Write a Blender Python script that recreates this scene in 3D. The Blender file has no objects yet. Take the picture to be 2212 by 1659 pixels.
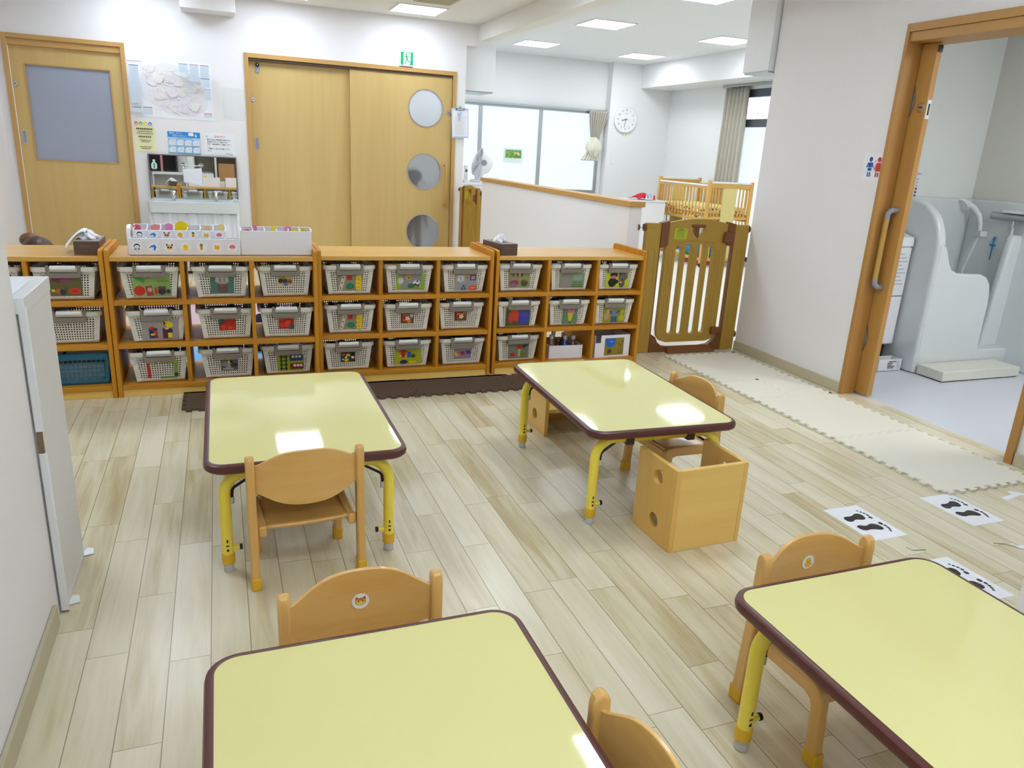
import bpy, bmesh, math, random
from mathutils import Vector, Matrix
from mathutils.geometry import tessellate_polygon
random.seed(7)
C = bpy.context.scene.collection
SC = bpy.context.scene
PI = math.pi

# ------------------------------------------------------------------ camera
cam_d = bpy.data.cameras.new('camera'); cam = bpy.data.objects.new('camera', cam_d); C.objects.link(cam)
F_PX, PITCH, ROLL, YAW = 1614.598, 0.302115, 0.0552419, 0.3761116
cam_d.sensor_fit = 'HORIZONTAL'; cam_d.sensor_width = 36.0; cam_d.lens = 36.0 * F_PX / 2212.0
cam_d.clip_start = 0.02; cam_d.clip_end = 100
def _rot():
    c, s = math.cos, math.sin
    Rx = Matrix(((1,0,0),(0,c(PITCH),-s(PITCH)),(0,s(PITCH),c(PITCH))))
    Rz = Matrix(((c(YAW),-s(YAW),0),(s(YAW),c(YAW),0),(0,0,1)))
    Ro = Matrix(((c(ROLL),-s(ROLL),0),(s(ROLL),c(ROLL),0),(0,0,1)))
    B = Matrix(((1,0,0),(0,0,-1),(0,1,0)))
    return Ro @ Rx @ B @ Rz
_R = _rot()
M = Matrix.Identity(4)
for i in range(3):
    M[i][0] = _R[0][i]; M[i][1] = -_R[1][i]; M[i][2] = -_R[2][i]
M[2][3] = 1.35
cam.matrix_world = M
SC.camera = cam

# ------------------------------------------------------------------ view, world, light levels
SC.view_settings.view_transform = 'Standard'; SC.view_settings.look = 'None'
SC.view_settings.exposure = 0.68; SC.view_settings.gamma = 1.0
SC.view_settings.use_curve_mapping = False
SC.cycles.caustics_reflective = False; SC.cycles.caustics_refractive = False
W = bpy.data.worlds.new('world'); SC.world = W; W.use_nodes = True
W.node_tree.nodes['Background'].inputs[0].default_value = (0.83, 0.93, 1.0, 1)
W.node_tree.nodes['Background'].inputs[1].default_value = 2.2
LAMP = 15.0          # strength of the ceiling panels
FAR_LAMP = 12.5
WINDOW = 0.55         # frosted panes lit by the day outside
WASH_LAMP = 33.0

# ------------------------------------------------------------------ materials
def lin(v):
    v /= 255.0
    return v / 12.92 if v <= 0.04045 else ((v + 0.055) / 1.055) ** 2.4
def col(c): return (lin(c[0]), lin(c[1]), lin(c[2]), 1.0)
MATS = {}
def nodes_of(m):
    m.use_nodes = True
    nt = m.node_tree
    return nt, nt.nodes, nt.links, nt.nodes['Principled BSDF']
def mat(name, c, rough=0.5, metal=0.0, spec=0.5, coat=0.0, nscale=0.0, namt=0.08, bump=0.0, bscale=200.0, emit=0.0, trans=0.0, alpha=1.0, ior=1.45):
    if name in MATS: return MATS[name]
    m = bpy.data.materials.new(name); MATS[name] = m
    nt, N, L, b = nodes_of(m)
    b.inputs['Base Color'].default_value = col(c)
    b.inputs['Roughness'].default_value = rough; b.inputs['Metallic'].default_value = metal
    b.inputs['Specular IOR Level'].default_value = spec
    b.inputs['Coat Weight'].default_value = coat; b.inputs['Coat Roughness'].default_value = 0.06
    b.inputs['Transmission Weight'].default_value = trans; b.inputs['IOR'].default_value = ior
    b.inputs['Alpha'].default_value = alpha
    if emit:
        b.inputs['Emission Color'].default_value = col(c); b.inputs['Emission Strength'].default_value = emit
    tc = N.new('ShaderNodeTexCoord')
    if nscale:
        n = N.new('ShaderNodeTexNoise'); n.inputs['Scale'].default_value = nscale; n.inputs['Detail'].default_value = 4
        L.new(tc.outputs['Object'], n.inputs['Vector'])
        r = N.new('ShaderNodeMix'); r.data_type = 'RGBA'
        d = [max(0, x * (1 - namt)) for x in col(c)[:3]] + [1]; u = [min(1, x * (1 + namt)) for x in col(c)[:3]] + [1]
        r.inputs[6].default_value = d; r.inputs[7].default_value = u
        L.new(n.outputs['Fac'], r.inputs[0]); L.new(r.outputs[2], b.inputs['Base Color'])
    if bump:
        n2 = N.new('ShaderNodeTexNoise'); n2.inputs['Scale'].default_value = bscale; n2.inputs['Detail'].default_value = 3
        L.new(tc.outputs['Object'], n2.inputs['Vector'])
        bp = N.new('ShaderNodeBump'); bp.inputs['Strength'].default_value = bump; bp.inputs['Distance'].default_value = 0.002
        L.new(n2.outputs['Fac'], bp.inputs['Height']); L.new(bp.outputs['Normal'], b.inputs['Normal'])
    return m
def flat(c, rough=0.45):
    return mat('print_%d_%d_%d' % tuple(c), c, rough)
def wood(name, c1, c2, axis='x', freq=1.0, rough=0.4, coat=0.0, contrast=1.0, spec=0.5):
    if name in MATS: return MATS[name]
    m = bpy.data.materials.new(name); MATS[name] = m
    nt, N, L, b = nodes_of(m)
    b.inputs['Roughness'].default_value = rough; b.inputs['Coat Weight'].default_value = coat
    b.inputs['Coat Roughness'].default_value = 0.12; b.inputs['Specular IOR Level'].default_value = spec
    tc = N.new('ShaderNodeTexCoord'); oi = N.new('ShaderNodeObjectInfo')
    mul = N.new('ShaderNodeMath'); mul.operation = 'MULTIPLY'; mul.inputs[1].default_value = 7.3
    L.new(oi.outputs['Random'], mul.inputs[0])
    add = N.new('ShaderNodeVectorMath'); add.operation = 'ADD'
    L.new(tc.outputs['Object'], add.inputs[0]); L.new(mul.outputs[0], add.inputs[1])
    mp = N.new('ShaderNodeMapping')
    s = [28 * freq] * 3; s['xyz'.index(axis)] = 1.6 * freq
    mp.inputs['Scale'].default_value = s
    L.new(add.outputs[0], mp.inputs['Vector'])
    n = N.new('ShaderNodeTexNoise'); n.inputs['Scale'].default_value = 1.0; n.inputs['Detail'].default_value = 5
    n.inputs['Roughness'].default_value = 0.6; n.inputs['Distortion'].default_value = 0.6
    L.new(mp.outputs[0], n.inputs['Vector'])
    mp2 = N.new('ShaderNodeMapping'); s2 = [5 * freq] * 3; s2['xyz'.index(axis)] = 0.5 * freq
    mp2.inputs['Scale'].default_value = s2; L.new(add.outputs[0], mp2.inputs['Vector'])
    n2 = N.new('ShaderNodeTexNoise'); n2.inputs['Scale'].default_value = 1.0; n2.inputs['Detail'].default_value = 2
    L.new(mp2.outputs[0], n2.inputs['Vector'])
    ad = N.new('ShaderNodeMath'); ad.operation = 'ADD'
    L.new(n.outputs['Fac'], ad.inputs[0]); L.new(n2.outputs['Fac'], ad.inputs[1])
    rp = N.new('ShaderNodeValToRGB')
    w = 0.22 / contrast
    rp.color_ramp.elements[0].position = 0.5 - w; rp.color_ramp.elements[0].color = col(c2)
    rp.color_ramp.elements[1].position = 0.5 + w; rp.color_ramp.elements[1].color = col(c1)
    hf = N.new('ShaderNodeMath'); hf.operation = 'MULTIPLY'; hf.inputs[1].default_value = 0.5
    L.new(ad.outputs[0], hf.inputs[0]); L.new(hf.outputs[0], rp.inputs[0]); L.new(rp.outputs[0], b.inputs['Base Color'])
    return m
def plank_floor():
    m = bpy.data.materials.new('vinyl_planks'); MATS['vinyl_planks'] = m
    nt, N, L, b = nodes_of(m)
    def math_(op, a, bb=None):
        n = N.new('ShaderNodeMath'); n.operation = op
        for i, v in enumerate((a, bb)):
            if v is None: continue
            if isinstance(v, (int, float)): n.inputs[i].default_value = v
            else: L.new(v, n.inputs[i])
        return n.outputs[0]
    tc = N.new('ShaderNodeTexCoord'); sp = N.new('ShaderNodeSeparateXYZ'); L.new(tc.outputs['Object'], sp.inputs[0])
    u = math_('DIVIDE', math_('ADD', sp.outputs['X'], 0.198 + 10 * 0.1035), 0.1035)
    row = math_('FLOOR', u); fu = math_('SUBTRACT', u, row)
    wn = N.new('ShaderNodeTexWhiteNoise'); wn.noise_dimensions = '1D'; L.new(row, wn.inputs['W'])
    v = math_('ADD', math_('DIVIDE', sp.outputs['Y'], 0.64), math_('MULTIPLY', wn.outputs['Value'], 3.0))
    pl = math_('FLOOR', v); fv = math_('SUBTRACT', v, pl)
    cb = N.new('ShaderNodeCombineXYZ'); L.new(row, cb.inputs[0]); L.new(pl, cb.inputs[1])
    wn2 = N.new('ShaderNodeTexWhiteNoise'); wn2.noise_dimensions = '3D'; L.new(cb.outputs[0], wn2.inputs['Vector'])
    # grain, shifted per plank
    sh = N.new('ShaderNodeVectorMath'); sh.operation = 'MULTIPLY_ADD'
    L.new(wn2.outputs['Color'], sh.inputs[0]); sh.inputs[1].default_value = (9, 9, 9); L.new(tc.outputs['Object'], sh.inputs[2])
    mp = N.new('ShaderNodeMapping'); mp.inputs['Scale'].default_value = (26, 1.9, 1); L.new(sh.outputs[0], mp.inputs['Vector'])
    n1 = N.new('ShaderNodeTexNoise'); n1.inputs['Detail'].default_value = 6; n1.inputs['Scale'].default_value = 1; n1.inputs['Distortion'].default_value = 0.8
    n1.inputs['Roughness'].default_value = 0.62
    L.new(mp.outputs[0], n1.inputs['Vector'])
    mp2 = N.new('ShaderNodeMapping'); mp2.inputs['Scale'].default_value = (9, 1.3, 1); L.new(sh.outputs[0], mp2.inputs['Vector'])
    n2 = N.new('ShaderNodeTexNoise'); n2.inputs['Detail'].default_value = 2; n2.inputs['Scale'].default_value = 1; L.new(mp2.outputs[0], n2.inputs['Vector'])
    g = math_('ADD', math_('MULTIPLY', n1.outputs['Fac'], 0.55), math_('MULTIPLY', n2.outputs['Fac'], 0.5))
    g2 = math_('ADD', g, math_('MULTIPLY', math_('SUBTRACT', wn2.outputs['Value'], 0.5), 0.19))
    rp = N.new('ShaderNodeValToRGB'); e = rp.color_ramp.elements
    e[0].position = 0.30; e[0].color = col((192, 173, 130)); e[1].position = 0.68; e[1].color = col((231, 222, 196))
    x = e.new(0.48); x.color = col((219, 207, 174))
    L.new(g2, rp.inputs[0])
    # seams
    du = math_('MINIMUM', fu, math_('SUBTRACT', 1.0, fu)); dv = math_('MINIMUM', fv, math_('SUBTRACT', 1.0, fv))
    su = math_('LESS_THAN', du, 0.012); sv = math_('LESS_THAN', dv, 0.0014)
    sm = math_('MAXIMUM', su, sv)
    mx = N.new('ShaderNodeMix'); mx.data_type = 'RGBA'; L.new(math_('MULTIPLY', sm, 0.75), mx.inputs[0])
    L.new(rp.outputs[0], mx.inputs[6]); mx.inputs[7].default_value = col((120, 102, 74))
    L.new(mx.outputs[2], b.inputs['Base Color'])
    b.inputs['Roughness'].default_value = 0.27; b.inputs['Specular IOR Level'].default_value = 0.5
    bp = N.new('ShaderNodeBump'); bp.inputs['Strength'].default_value = 0.16; bp.inputs['Distance'].default_value = 0.002
    h = math_('SUBTRACT', math_('MULTIPLY', n1.outputs['Fac'], 0.8), sm); L.new(h, bp.inputs['Height'])
    L.new(bp.outputs['Normal'], b.inputs['Normal'])
    return m
M_FLOOR = plank_floor()
M_WALL = mat('wallpaper', (238, 235, 235), 0.85, nscale=900, namt=0.02, bump=0.25, bscale=260)
M_WALLW = mat('white_paint', (236, 236, 236), 0.8, bump=0.1, bscale=300)
M_CEIL = mat('ceiling_board', (238, 237, 232), 0.9, bump=0.15, bscale=350, nscale=120, namt=0.02)
M_BASE = mat('vinyl_baseboard', (196, 186, 158), 0.5, nscale=30, namt=0.05)
M_WASHFLOOR = mat('washroom_vinyl', (214, 216, 224), 0.35, nscale=160, namt=0.03)
M_DOOR = wood('door_veneer', (216, 188, 126), (198, 164, 96), 'z', 0.45, 0.42, contrast=0.8)
M_FRAME = wood('door_frame_wood', (205, 162, 98), (190, 145, 82), 'z', 0.9, 0.42, contrast=0.7)
M_DOOR2 = wood('shaded_door_veneer', (202, 156, 88), (182, 132, 64), 'z', 0.5, 0.42, contrast=0.8)  # door veneer darkened, the shade on this leaf is in the colour
M_FRAME2 = wood('shaded_frame_wood', (190, 142, 78), (172, 122, 60), 'z', 0.9, 0.45, contrast=0.7)  # frame wood darkened for shade too, as is the head wood below
M_FRAME2Y = wood('shaded_head_wood', (196, 150, 86), (178, 130, 66), 'y', 0.9, 0.45, contrast=0.7)
M_FRAMEX = wood('door_head_wood', (205, 162, 98), (190, 145, 82), 'x', 0.9, 0.42, contrast=0.7)
M_FRAMEY = wood('cap_wood', (206, 160, 92), (190, 142, 76), 'y', 0.9, 0.42, contrast=0.7)
M_SHX = wood('shelf_wood_along', (214, 152, 44), (186, 118, 22), 'x', 1.0, 0.45, 0.08, 1.0, 0.35)
M_SHZ = wood('shelf_wood_upright', (212, 150, 42), (184, 116, 20), 'z', 1.0, 0.55, 0.0, 1.0, 0.3)
M_SHT = wood('shelf_wood_top', (224, 178, 92), (208, 154, 64), 'x', 1.0, 0.3, 0.3, 0.9)
M_CH = wood('beech', (236, 192, 116), (210, 156, 78), 'x', 0.8, 0.33, 0.3, 1.0)
M_CHZ = wood('beech_upright', (230, 184, 110), (214, 162, 84), 'z', 0.8, 0.33, 0.3, 0.9)
M_CUBEX = wood('pine_across', (244, 208, 122), (230, 182, 86), 'x', 0.9, 0.36, 0.2, 0.9)
M_CUBEZ = wood('pine_upright', (238, 198, 112), (222, 172, 80), 'z', 0.9, 0.36, 0.2, 0.9)
M_CRIB = wood('crib_wood', (222, 176, 92), (206, 154, 66), 'z', 1.0, 0.4, 0.1, 0.7)
M_CRIBP = mat('crib_panel_laminate', (222, 202, 128), 0.4, nscale=15, namt=0.04)
M_YTOP = mat('yellow_laminate', (231, 223, 155), 0.05, spec=0.5, nscale=3.5, namt=0.025)
M_EDGE = mat('maroon_edge', (92, 50, 46), 0.35, nscale=60, namt=0.1)
M_YPAINT = mat('yellow_paint', (248, 226, 84), 0.3, nscale=40, namt=0.04)
M_YCAP = mat('yellow_rubber', (226, 178, 44), 0.5, nscale=60, namt=0.06)
M_GREYCAP = mat('grey_rubber', (196, 196, 192), 0.5, nscale=60, namt=0.06)
M_DARK = mat('dark_metal', (52, 46, 44), 0.35, metal=0.6)
M_BLACK = mat('black_plastic', (28, 27, 28), 0.45)
M_BROWNP = mat('brown_plastic', (74, 50, 48), 0.45, nscale=40, namt=0.06)
M_BASK = mat('basket_plastic', (224, 220, 208), 0.42, nscale=20, namt=0.03)
M_GRIP = mat('grip_plastic', (236, 236, 234), 0.4, nscale=20, namt=0.02)
M_LATCH = mat('taupe_plastic', (134, 124, 112), 0.42, nscale=20, namt=0.05)
M_TEAL = mat('teal_plastic', (34, 110, 142), 0.35, nscale=30, namt=0.06)
M_CARTON = mat('white_carton', (236, 234, 238), 0.5, nscale=12, namt=0.02)
M_PAPER = mat('paper', (240, 240, 244), 0.7, nscale=20, namt=0.01)
M_TISSUE = mat('tissue_paper', (240, 240, 246), 0.9, nscale=30, namt=0.02)
M_TBOX = mat('tissue_box_brown', (98, 76, 66), 0.45, nscale=60, namt=0.08)
M_TBOXT = mat('tissue_box_top', (138, 124, 122), 0.4, nscale=40, namt=0.06)
M_TAN = mat('gate_tan', (178, 142, 56), 0.5, nscale=90, namt=0.06, bump=0.1)
M_BRN = mat('gate_brown', (124, 76, 40), 0.45, nscale=60, namt=0.06)
M_STEEL = mat('steel', (200, 200, 204), 0.2, metal=1.0)
M_CHROME = mat('chrome', (225, 228, 232), 0.08, metal=1.0)
M_ALU = mat('aluminium', (176, 182, 186), 0.35, metal=0.7, nscale=80, namt=0.03)
M_DKALU = mat('grey_window_frame', (88, 92, 100), 0.4, metal=0.4)
M_WPLA = mat('white_plastic', (238, 238, 240), 0.3, nscale=10, namt=0.01)
M_GRYPLA = mat('grey_plastic', (150, 154, 166), 0.4, nscale=20, namt=0.04)
M_FRP = mat('white_frp', (222, 228, 228), 0.18, coat=0.3, nscale=6, namt=0.02)
M_FRPSTEP = mat('step_board', (226, 224, 212), 0.5, nscale=60, namt=0.04)
M_CURT = mat('curtain_cloth', (196, 192, 180), 0.9, nscale=300, namt=0.06, bump=0.2, bscale=600)
M_CURT2 = mat('pale_cloth', (226, 224, 206), 0.9, nscale=200, namt=0.05, bump=0.2, bscale=500)
M_MATC = mat('cream_foam', (232, 227, 210), 0.75, nscale=200, namt=0.03, bump=0.3, bscale=500)
M_MATB = mat('brown_foam', (94, 74, 60), 0.75, nscale=200, namt=0.05, bump=0.3, bscale=500)
M_MIRROR = mat('mirror_silver', (236, 240, 240), 0.015, metal=1.0)
M_SKIN = mat('skin', (226, 184, 156), 0.5, nscale=30, namt=0.05)
M_HAIR = mat('brown_hair', (66, 40, 28), 0.4, nscale=140, namt=0.4, bump=0.5, bscale=160)
M_BHAIR = mat('black_hair', (34, 28, 28), 0.4, nscale=140, namt=0.3, bump=0.5, bscale=160)
M_PINKC = mat('pink_cloth', (226, 112, 126), 0.9, nscale=60, namt=0.08, bump=0.2)
M_NAVYC = mat('navy_cloth', (58, 66, 96), 0.9, nscale=60, namt=0.08, bump=0.2)
def glassy(name, c, rough, w):
    if name in MATS: return MATS[name]
    m = mat(name, c, rough, trans=w, ior=1.3, nscale=60, namt=0.01)
    return m
M_FROST = glassy('frosted_glass', (232, 238, 244), 0.42, 0.85)
M_FROSTG = mat('grey_frosted_glass', (160, 166, 182), 0.28, nscale=400, namt=0.05, spec=0.5)
M_CLEAR = glassy('clear_glass', (245, 250, 250), 0.02, 1.0)
M_CLEARB = glassy('clear_bottle', (235, 232, 226), 0.05, 0.85)
def emitter(name, c, s):
    m = bpy.data.materials.new(name); MATS[name] = m
    nt, N, L, b = nodes_of(m)
    b.inputs['Base Color'].default_value = col(c); b.inputs['Roughness'].default_value = 0.3
    tc = N.new('ShaderNodeTexCoord'); n = N.new('ShaderNodeTexNoise'); n.inputs['Scale'].default_value = 3
    L.new(tc.outputs['Object'], n.inputs['Vector'])
    r = N.new('ShaderNodeMix'); r.data_type = 'RGBA'; r.inputs[6].default_value = col(c)
    r.inputs[7].default_value = col([min(255, x + 3) for x in c]); L.new(n.outputs['Fac'], r.inputs[0])
    L.new(r.outputs[2], b.inputs['Emission Color']); b.inputs['Emission Strength'].default_value = s
    return m
M_PANEL = emitter('lit_panel', (226, 239, 255), LAMP)
M_PANELB = emitter('lit_panel_dimmed', (226, 239, 255), LAMP * 0.68)
M_PANELF = emitter('lit_panel_cool', (238, 246, 252), FAR_LAMP)
M_PANELW = emitter('lit_panel_washroom', (244, 249, 252), WASH_LAMP)
M_DAYPANE = emitter('frosted_daylight_pane', (238, 249, 252), WINDOW)
M_DAYPANE.node_tree.nodes['Principled BSDF'].inputs['Base Color'].default_value = col((120, 128, 132))
M_EXITG = emitter('exit_sign_green', (0, 150, 96), 0.25)
M_EXITW = emitter('exit_sign_white', (236, 246, 242), 0.25)

# ------------------------------------------------------------------ mesh builder
class MB:
    def __init__(s): s.v = []; s.f = []; s.m = []; s.mats = []
    def mi(s, m):
        if m not in s.mats: s.mats.append(m)
        return s.mats.index(m)
    def add(s, vs, fs, m, X=None):
        o = len(s.v); k = s.mi(m)
        for p in vs:
            s.v.append(tuple(X @ Vector(p)) if X else tuple(p))
        for f in fs: s.f.append([i + o for i in f]); s.m.append(k)
        return s
    def box(s, x0, x1, y0, y1, z0, z1, m, X=None):
        v = [(x, y, z) for z in (z0, z1) for y in (y0, y1) for x in (x0, x1)]
        return s.add(v, [(0,2,3,1),(4,5,7,6),(0,1,5,4),(2,6,7,3),(0,4,6,2),(1,3,7,5)], m, X)
    def hexa(s, lo, hi, m, X=None):      # lo, hi: four points each, same winding
        return s.add(list(lo) + list(hi), [(3,2,1,0),(4,5,6,7),(0,1,5,4),(1,2,6,5),(2,3,7,6),(3,0,4,7)], m, X)
    def prism(s, poly, axis, a, b, m, holes=(), X=None, side=None):
        mp = {'x': lambda u, v, w: (w, u, v), 'y': lambda u, v, w: (u, w, v), 'z': lambda u, v, w: (u, v, w)}[axis]
        loops = [list(poly)] + [list(h) for h in holes]
        pts = [p for l in loops for p in l]
        n = len(pts)
        vs = [mp(p[0], p[1], a) for p in pts] + [mp(p[0], p[1], b) for p in pts]
        fs = []
        if holes:
            tris = tessellate_polygon([[Vector((p[0], p[1], 0)) for p in l] for l in loops])
            fs += [tuple(t) for t in tris] + [tuple(i + n for i in t) for t in tris]
        else:
            fs += [tuple(range(n)), tuple(range(2 * n - 1, n - 1, -1))]
        s.add(vs, fs, m, X)
        o = 0; sf = []
        for l in loops:
            k = len(l)
            for i in range(k):
                j = (i + 1) % k; sf.append((o + i, o + j, o + j + n, o + i + n))
            o += k
        base = len(s.v) - 2 * n; kk = s.mi(side or m)
        for f in sf: s.f.append([i + base for i in f]); s.m.append(kk)
        return s
    def tube(s, pts, r, m, n=12, caps=True, X=None, closed=False):
        pts = [Vector(p) for p in pts]; k = len(pts)
        rs = r if isinstance(r, (list, tuple)) else [r] * k
        up = None; vs = []
        for i, p in enumerate(pts):
            if closed: t = (pts[(i + 1) % k] - pts[i - 1]).normalized()
            else: t = (pts[min(i + 1, k - 1)] - pts[max(i - 1, 0)]).normalized()
            if up is None:
                a = Vector((0, 0, 1)) if abs(t.z) < 0.9 else Vector((1, 0, 0))
                up = (a - t * a.dot(t)).normalized()
            else: up = (up - t * up.dot(t)).normalized()
            sd = t.cross(up)
            for j in range(n):
                an = 2 * PI * j / n
                vs.append(p + (up * math.cos(an) + sd * math.sin(an)) * rs[i])
        fs = []
        for i in range(k if closed else k - 1):
            i2 = (i + 1) % k
            for j in range(n):
                fs.append((i * n + j, i * n + (j + 1) % n, i2 * n + (j + 1) % n, i2 * n + j))
        if caps and not closed: fs += [tuple(range(n))[::-1], tuple(range((k - 1) * n, k * n))]
        return s.add(vs, fs, m, X)
    def lathe(s, prof, m, o=(0, 0, 0), n=24, axis='z', X=None):
        vs = []; fs = []; k = len(prof)
        for r, h in prof:
            for j in range(n):
                a = 2 * PI * j / n; u, w = r * math.cos(a), r * math.sin(a)
                p = {'z': (u, w, h), 'x': (h, u, w), 'y': (u, h, w)}[axis]
                vs.append((p[0] + o[0], p[1] + o[1], p[2] + o[2]))
        for i in range(k - 1):
            for j in range(n): fs.append((i * n + j, i * n + (j + 1) % n, (i + 1) * n + (j + 1) % n, (i + 1) * n + j))
        if prof[0][0] > 1e-5: fs.append(tuple(range(n))[::-1])
        if prof[-1][0] > 1e-5: fs.append(tuple(range((k - 1) * n, k * n)))
        return s.add(vs, fs, m, X)
    def sheet(s, fn, nu, nv, m, X=None):
        vs = [fn(i / nu, j / nv) for j in range(nv + 1) for i in range(nu + 1)]
        fs = [(j * (nu + 1) + i, j * (nu + 1) + i + 1, (j + 1) * (nu + 1) + i + 1, (j + 1) * (nu + 1) + i) for j in range(nv) for i in range(nu)]
        return s.add(vs, fs, m, X)
    def ball(s, c, r, m, n=16, X=None):
        rx, ry, rz = r if isinstance(r, (tuple, list)) else (r, r, r)
        k = n // 2
        vs = []; fs = []
        for i in range(k + 1):
            th = PI * i / k
            for j in range(n):
                a = 2 * PI * j / n
                vs.append((c[0] + rx * math.sin(th) * math.cos(a), c[1] + ry * math.sin(th) * math.sin(a), c[2] + rz * math.cos(th)))
        for i in range(k):
            for j in range(n): fs.append((i * n + j, (i + 1) * n + j, (i + 1) * n + (j + 1) % n, i * n + (j + 1) % n))
        return s.add(vs, fs, m, X)
    def build(s, name, parent=None, bevel=0, solid=0, sub=0, angle=35, weld=False, seg=2):
        me = bpy.data.meshes.new(name)
        me.from_pydata([tuple(p) for p in s.v], [], s.f)
        for m in s.mats: me.materials.append(m)
        for p, k in zip(me.polygons, s.m): p.material_index = k
        bm = bmesh.new(); bm.from_mesh(me)
        if weld: bmesh.ops.remove_doubles(bm, verts=bm.verts, dist=1e-5)
        bmesh.ops.dissolve_degenerate(bm, edges=bm.edges, dist=1e-7)
        bmesh.ops.recalc_face_normals(bm, faces=bm.faces)
        for f in bm.faces: f.smooth = True
        bm.to_mesh(me); bm.free()
        me.set_sharp_from_angle(angle=math.radians(angle))
        o = bpy.data.objects.new(name, me); C.objects.link(o)
        if parent: o.parent = parent
        if solid:
            d = o.modifiers.new('solid', 'SOLIDIFY'); d.thickness = solid; d.offset = 0
        if bevel:
            d = o.modifiers.new('bevel', 'BEVEL'); d.width = bevel; d.segments = seg; d.limit_method = 'ANGLE'; d.angle_limit = math.radians(40)
        if sub:
            d = o.modifiers.new('sub', 'SUBSURF'); d.levels = sub; d.render_levels = sub
        return o
def tag(o, label, cat, group=None):
    o['label'] = label; o['category'] = cat
    if group: o['group'] = group
    return o
def thing(name, label, cat, loc=(0, 0, 0), rz=0, group=None):
    o = bpy.data.objects.new(name, None); C.objects.link(o); o.empty_display_size = 0.1
    o.location = loc; o.rotation_euler = (0, 0, rz)
    return tag(o, label, cat, group)
def struct(o): o['kind'] = 'structure'; return o
def dup(root, loc, rz, label, group=None, name=None):
    def cp(o, par):
        c = o.copy(); C.objects.link(c); c.parent = par
        for ch in o.children: cp(ch, c)
        return c
    kids = list(root.children)
    r = root.copy(); C.objects.link(r)
    for ch in kids: cp(ch, r)
    r.location = loc; r.rotation_euler = (0, 0, rz); r['label'] = label
    if group: r['group'] = group
    return r
def circ(cx, cy, r, n=32, ry=None, a0=0.0):
    ry = ry or r
    return [(cx + r * math.cos(a0 + 2 * PI * i / n), cy + ry * math.sin(a0 + 2 * PI * i / n)) for i in range(n)]
def rrect(x0, x1, y0, y1, r, n=6):
    out = []
    for cx, cy, a in ((x1 - r, y0 + r, -PI / 2), (x1 - r, y1 - r, 0), (x0 + r, y1 - r, PI / 2), (x0 + r, y0 + r, PI)):
        for i in range(n + 1):
            t = a + PI / 2 * i / n; out.append((cx + r * math.cos(t), cy + r * math.sin(t)))
    return out
def rect(x0, x1, y0, y1): return [(x0, y0), (x1, y0), (x1, y1), (x0, y1)]
def spline(pts, n=8, closed=True):
    out = []; k = len(pts)
    rng = range(k) if closed else range(k - 1)
    g = lambda i: pts[i % k] if closed else pts[max(0, min(k - 1, i))]
    for i in rng:
        p0, p1, p2, p3 = g(i - 1), g(i), g(i + 1), g(i + 2)
        for j in range(n):
            t = j / n
            out.append(tuple(0.5 * (2 * b + (c - a) * t + (2 * a - 5 * b + 4 * c - d) * t * t + (3 * b - a - 3 * c + d) * t ** 3) for a, b, c, d in zip(p0, p1, p2, p3)))
    if not closed: out.append(tuple(pts[-1]))
    return out
_tc = {}
def text_geo(s, size):
    cu = bpy.data.curves.new('t', 'FONT'); cu.body = s; cu.size = size; cu.resolution_u = 2
    o = bpy.data.objects.new('t', cu); C.objects.link(o)
    dg = bpy.context.evaluated_depsgraph_get()
    me = bpy.data.meshes.new_from_object(o.evaluated_get(dg))
    vs = [tuple(v.co) for v in me.vertices]; fs = [tuple(p.vertices) for p in me.polygons]
    bpy.data.objects.remove(o); bpy.data.curves.remove(cu); bpy.data.meshes.remove(me)
    return vs, fs
class Art:
    """flat printed marks in a (u, v) plane mapped through fn(u, v, lift)"""
    def __init__(s, mb, fn, step=0.0003): s.mb = mb; s.fn = fn; s.k = 0; s.step = step
    def poly(s, pts, c):
        s.k += 1; l = s.k * s.step
        m = c if isinstance(c, bpy.types.Material) else flat(c)
        s.mb.add([s.fn(u, v, l) for u, v in pts], [tuple(range(len(pts)))], m)
    def ell(s, x, y, rx, ry, c, n=20, rot=0.0):
        s.poly([(x + rx * math.cos(t) * math.cos(rot) - ry * math.sin(t) * math.sin(rot), y + rx * math.cos(t) * math.sin(rot) + ry * math.sin(t) * math.cos(rot)) for t in [2 * PI * i / n for i in range(n)]], c)
    def rect(s, x0, x1, y0, y1, c): s.poly(rect(x0, x1, y0, y1), c)
    def rot(s, x, y, w, h, a, c):
        ca, sa = math.cos(a), math.sin(a)
        s.poly([(x + u * ca - v * sa, y + u * sa + v * ca) for u, v in ((-w/2,-h/2),(w/2,-h/2),(w/2,h/2),(-w/2,h/2))], c)
    def line(s, p, w, c):
        for a, b in zip(p[:-1], p[1:]):
            d = math.hypot(b[0] - a[0], b[1] - a[1]) or 1e-6
            s.rot((a[0] + b[0]) / 2, (a[1] + b[1]) / 2, d + w * 0.6, w, math.atan2(b[1] - a[1], b[0] - a[0]), c)
    def text(s, t, x, y, size, c, align='l', sx=1.0):
        s.k += 1; l = s.k * s.step
        vs, fs = text_geo(t, size)
        if not vs: return
        w = max(v[0] for v in vs)
        ox = {'l': 0, 'c': -w * sx / 2, 'r': -w * sx}[align]
        s.mb.add([s.fn(x + ox + v[0] * sx, y + v[1], l) for v in vs], fs, c if isinstance(c, bpy.types.Material) else flat(c))
def wallY(y):   # art on a wall facing -Y
    return lambda u, v, l: (u, y - l, v)

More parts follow.
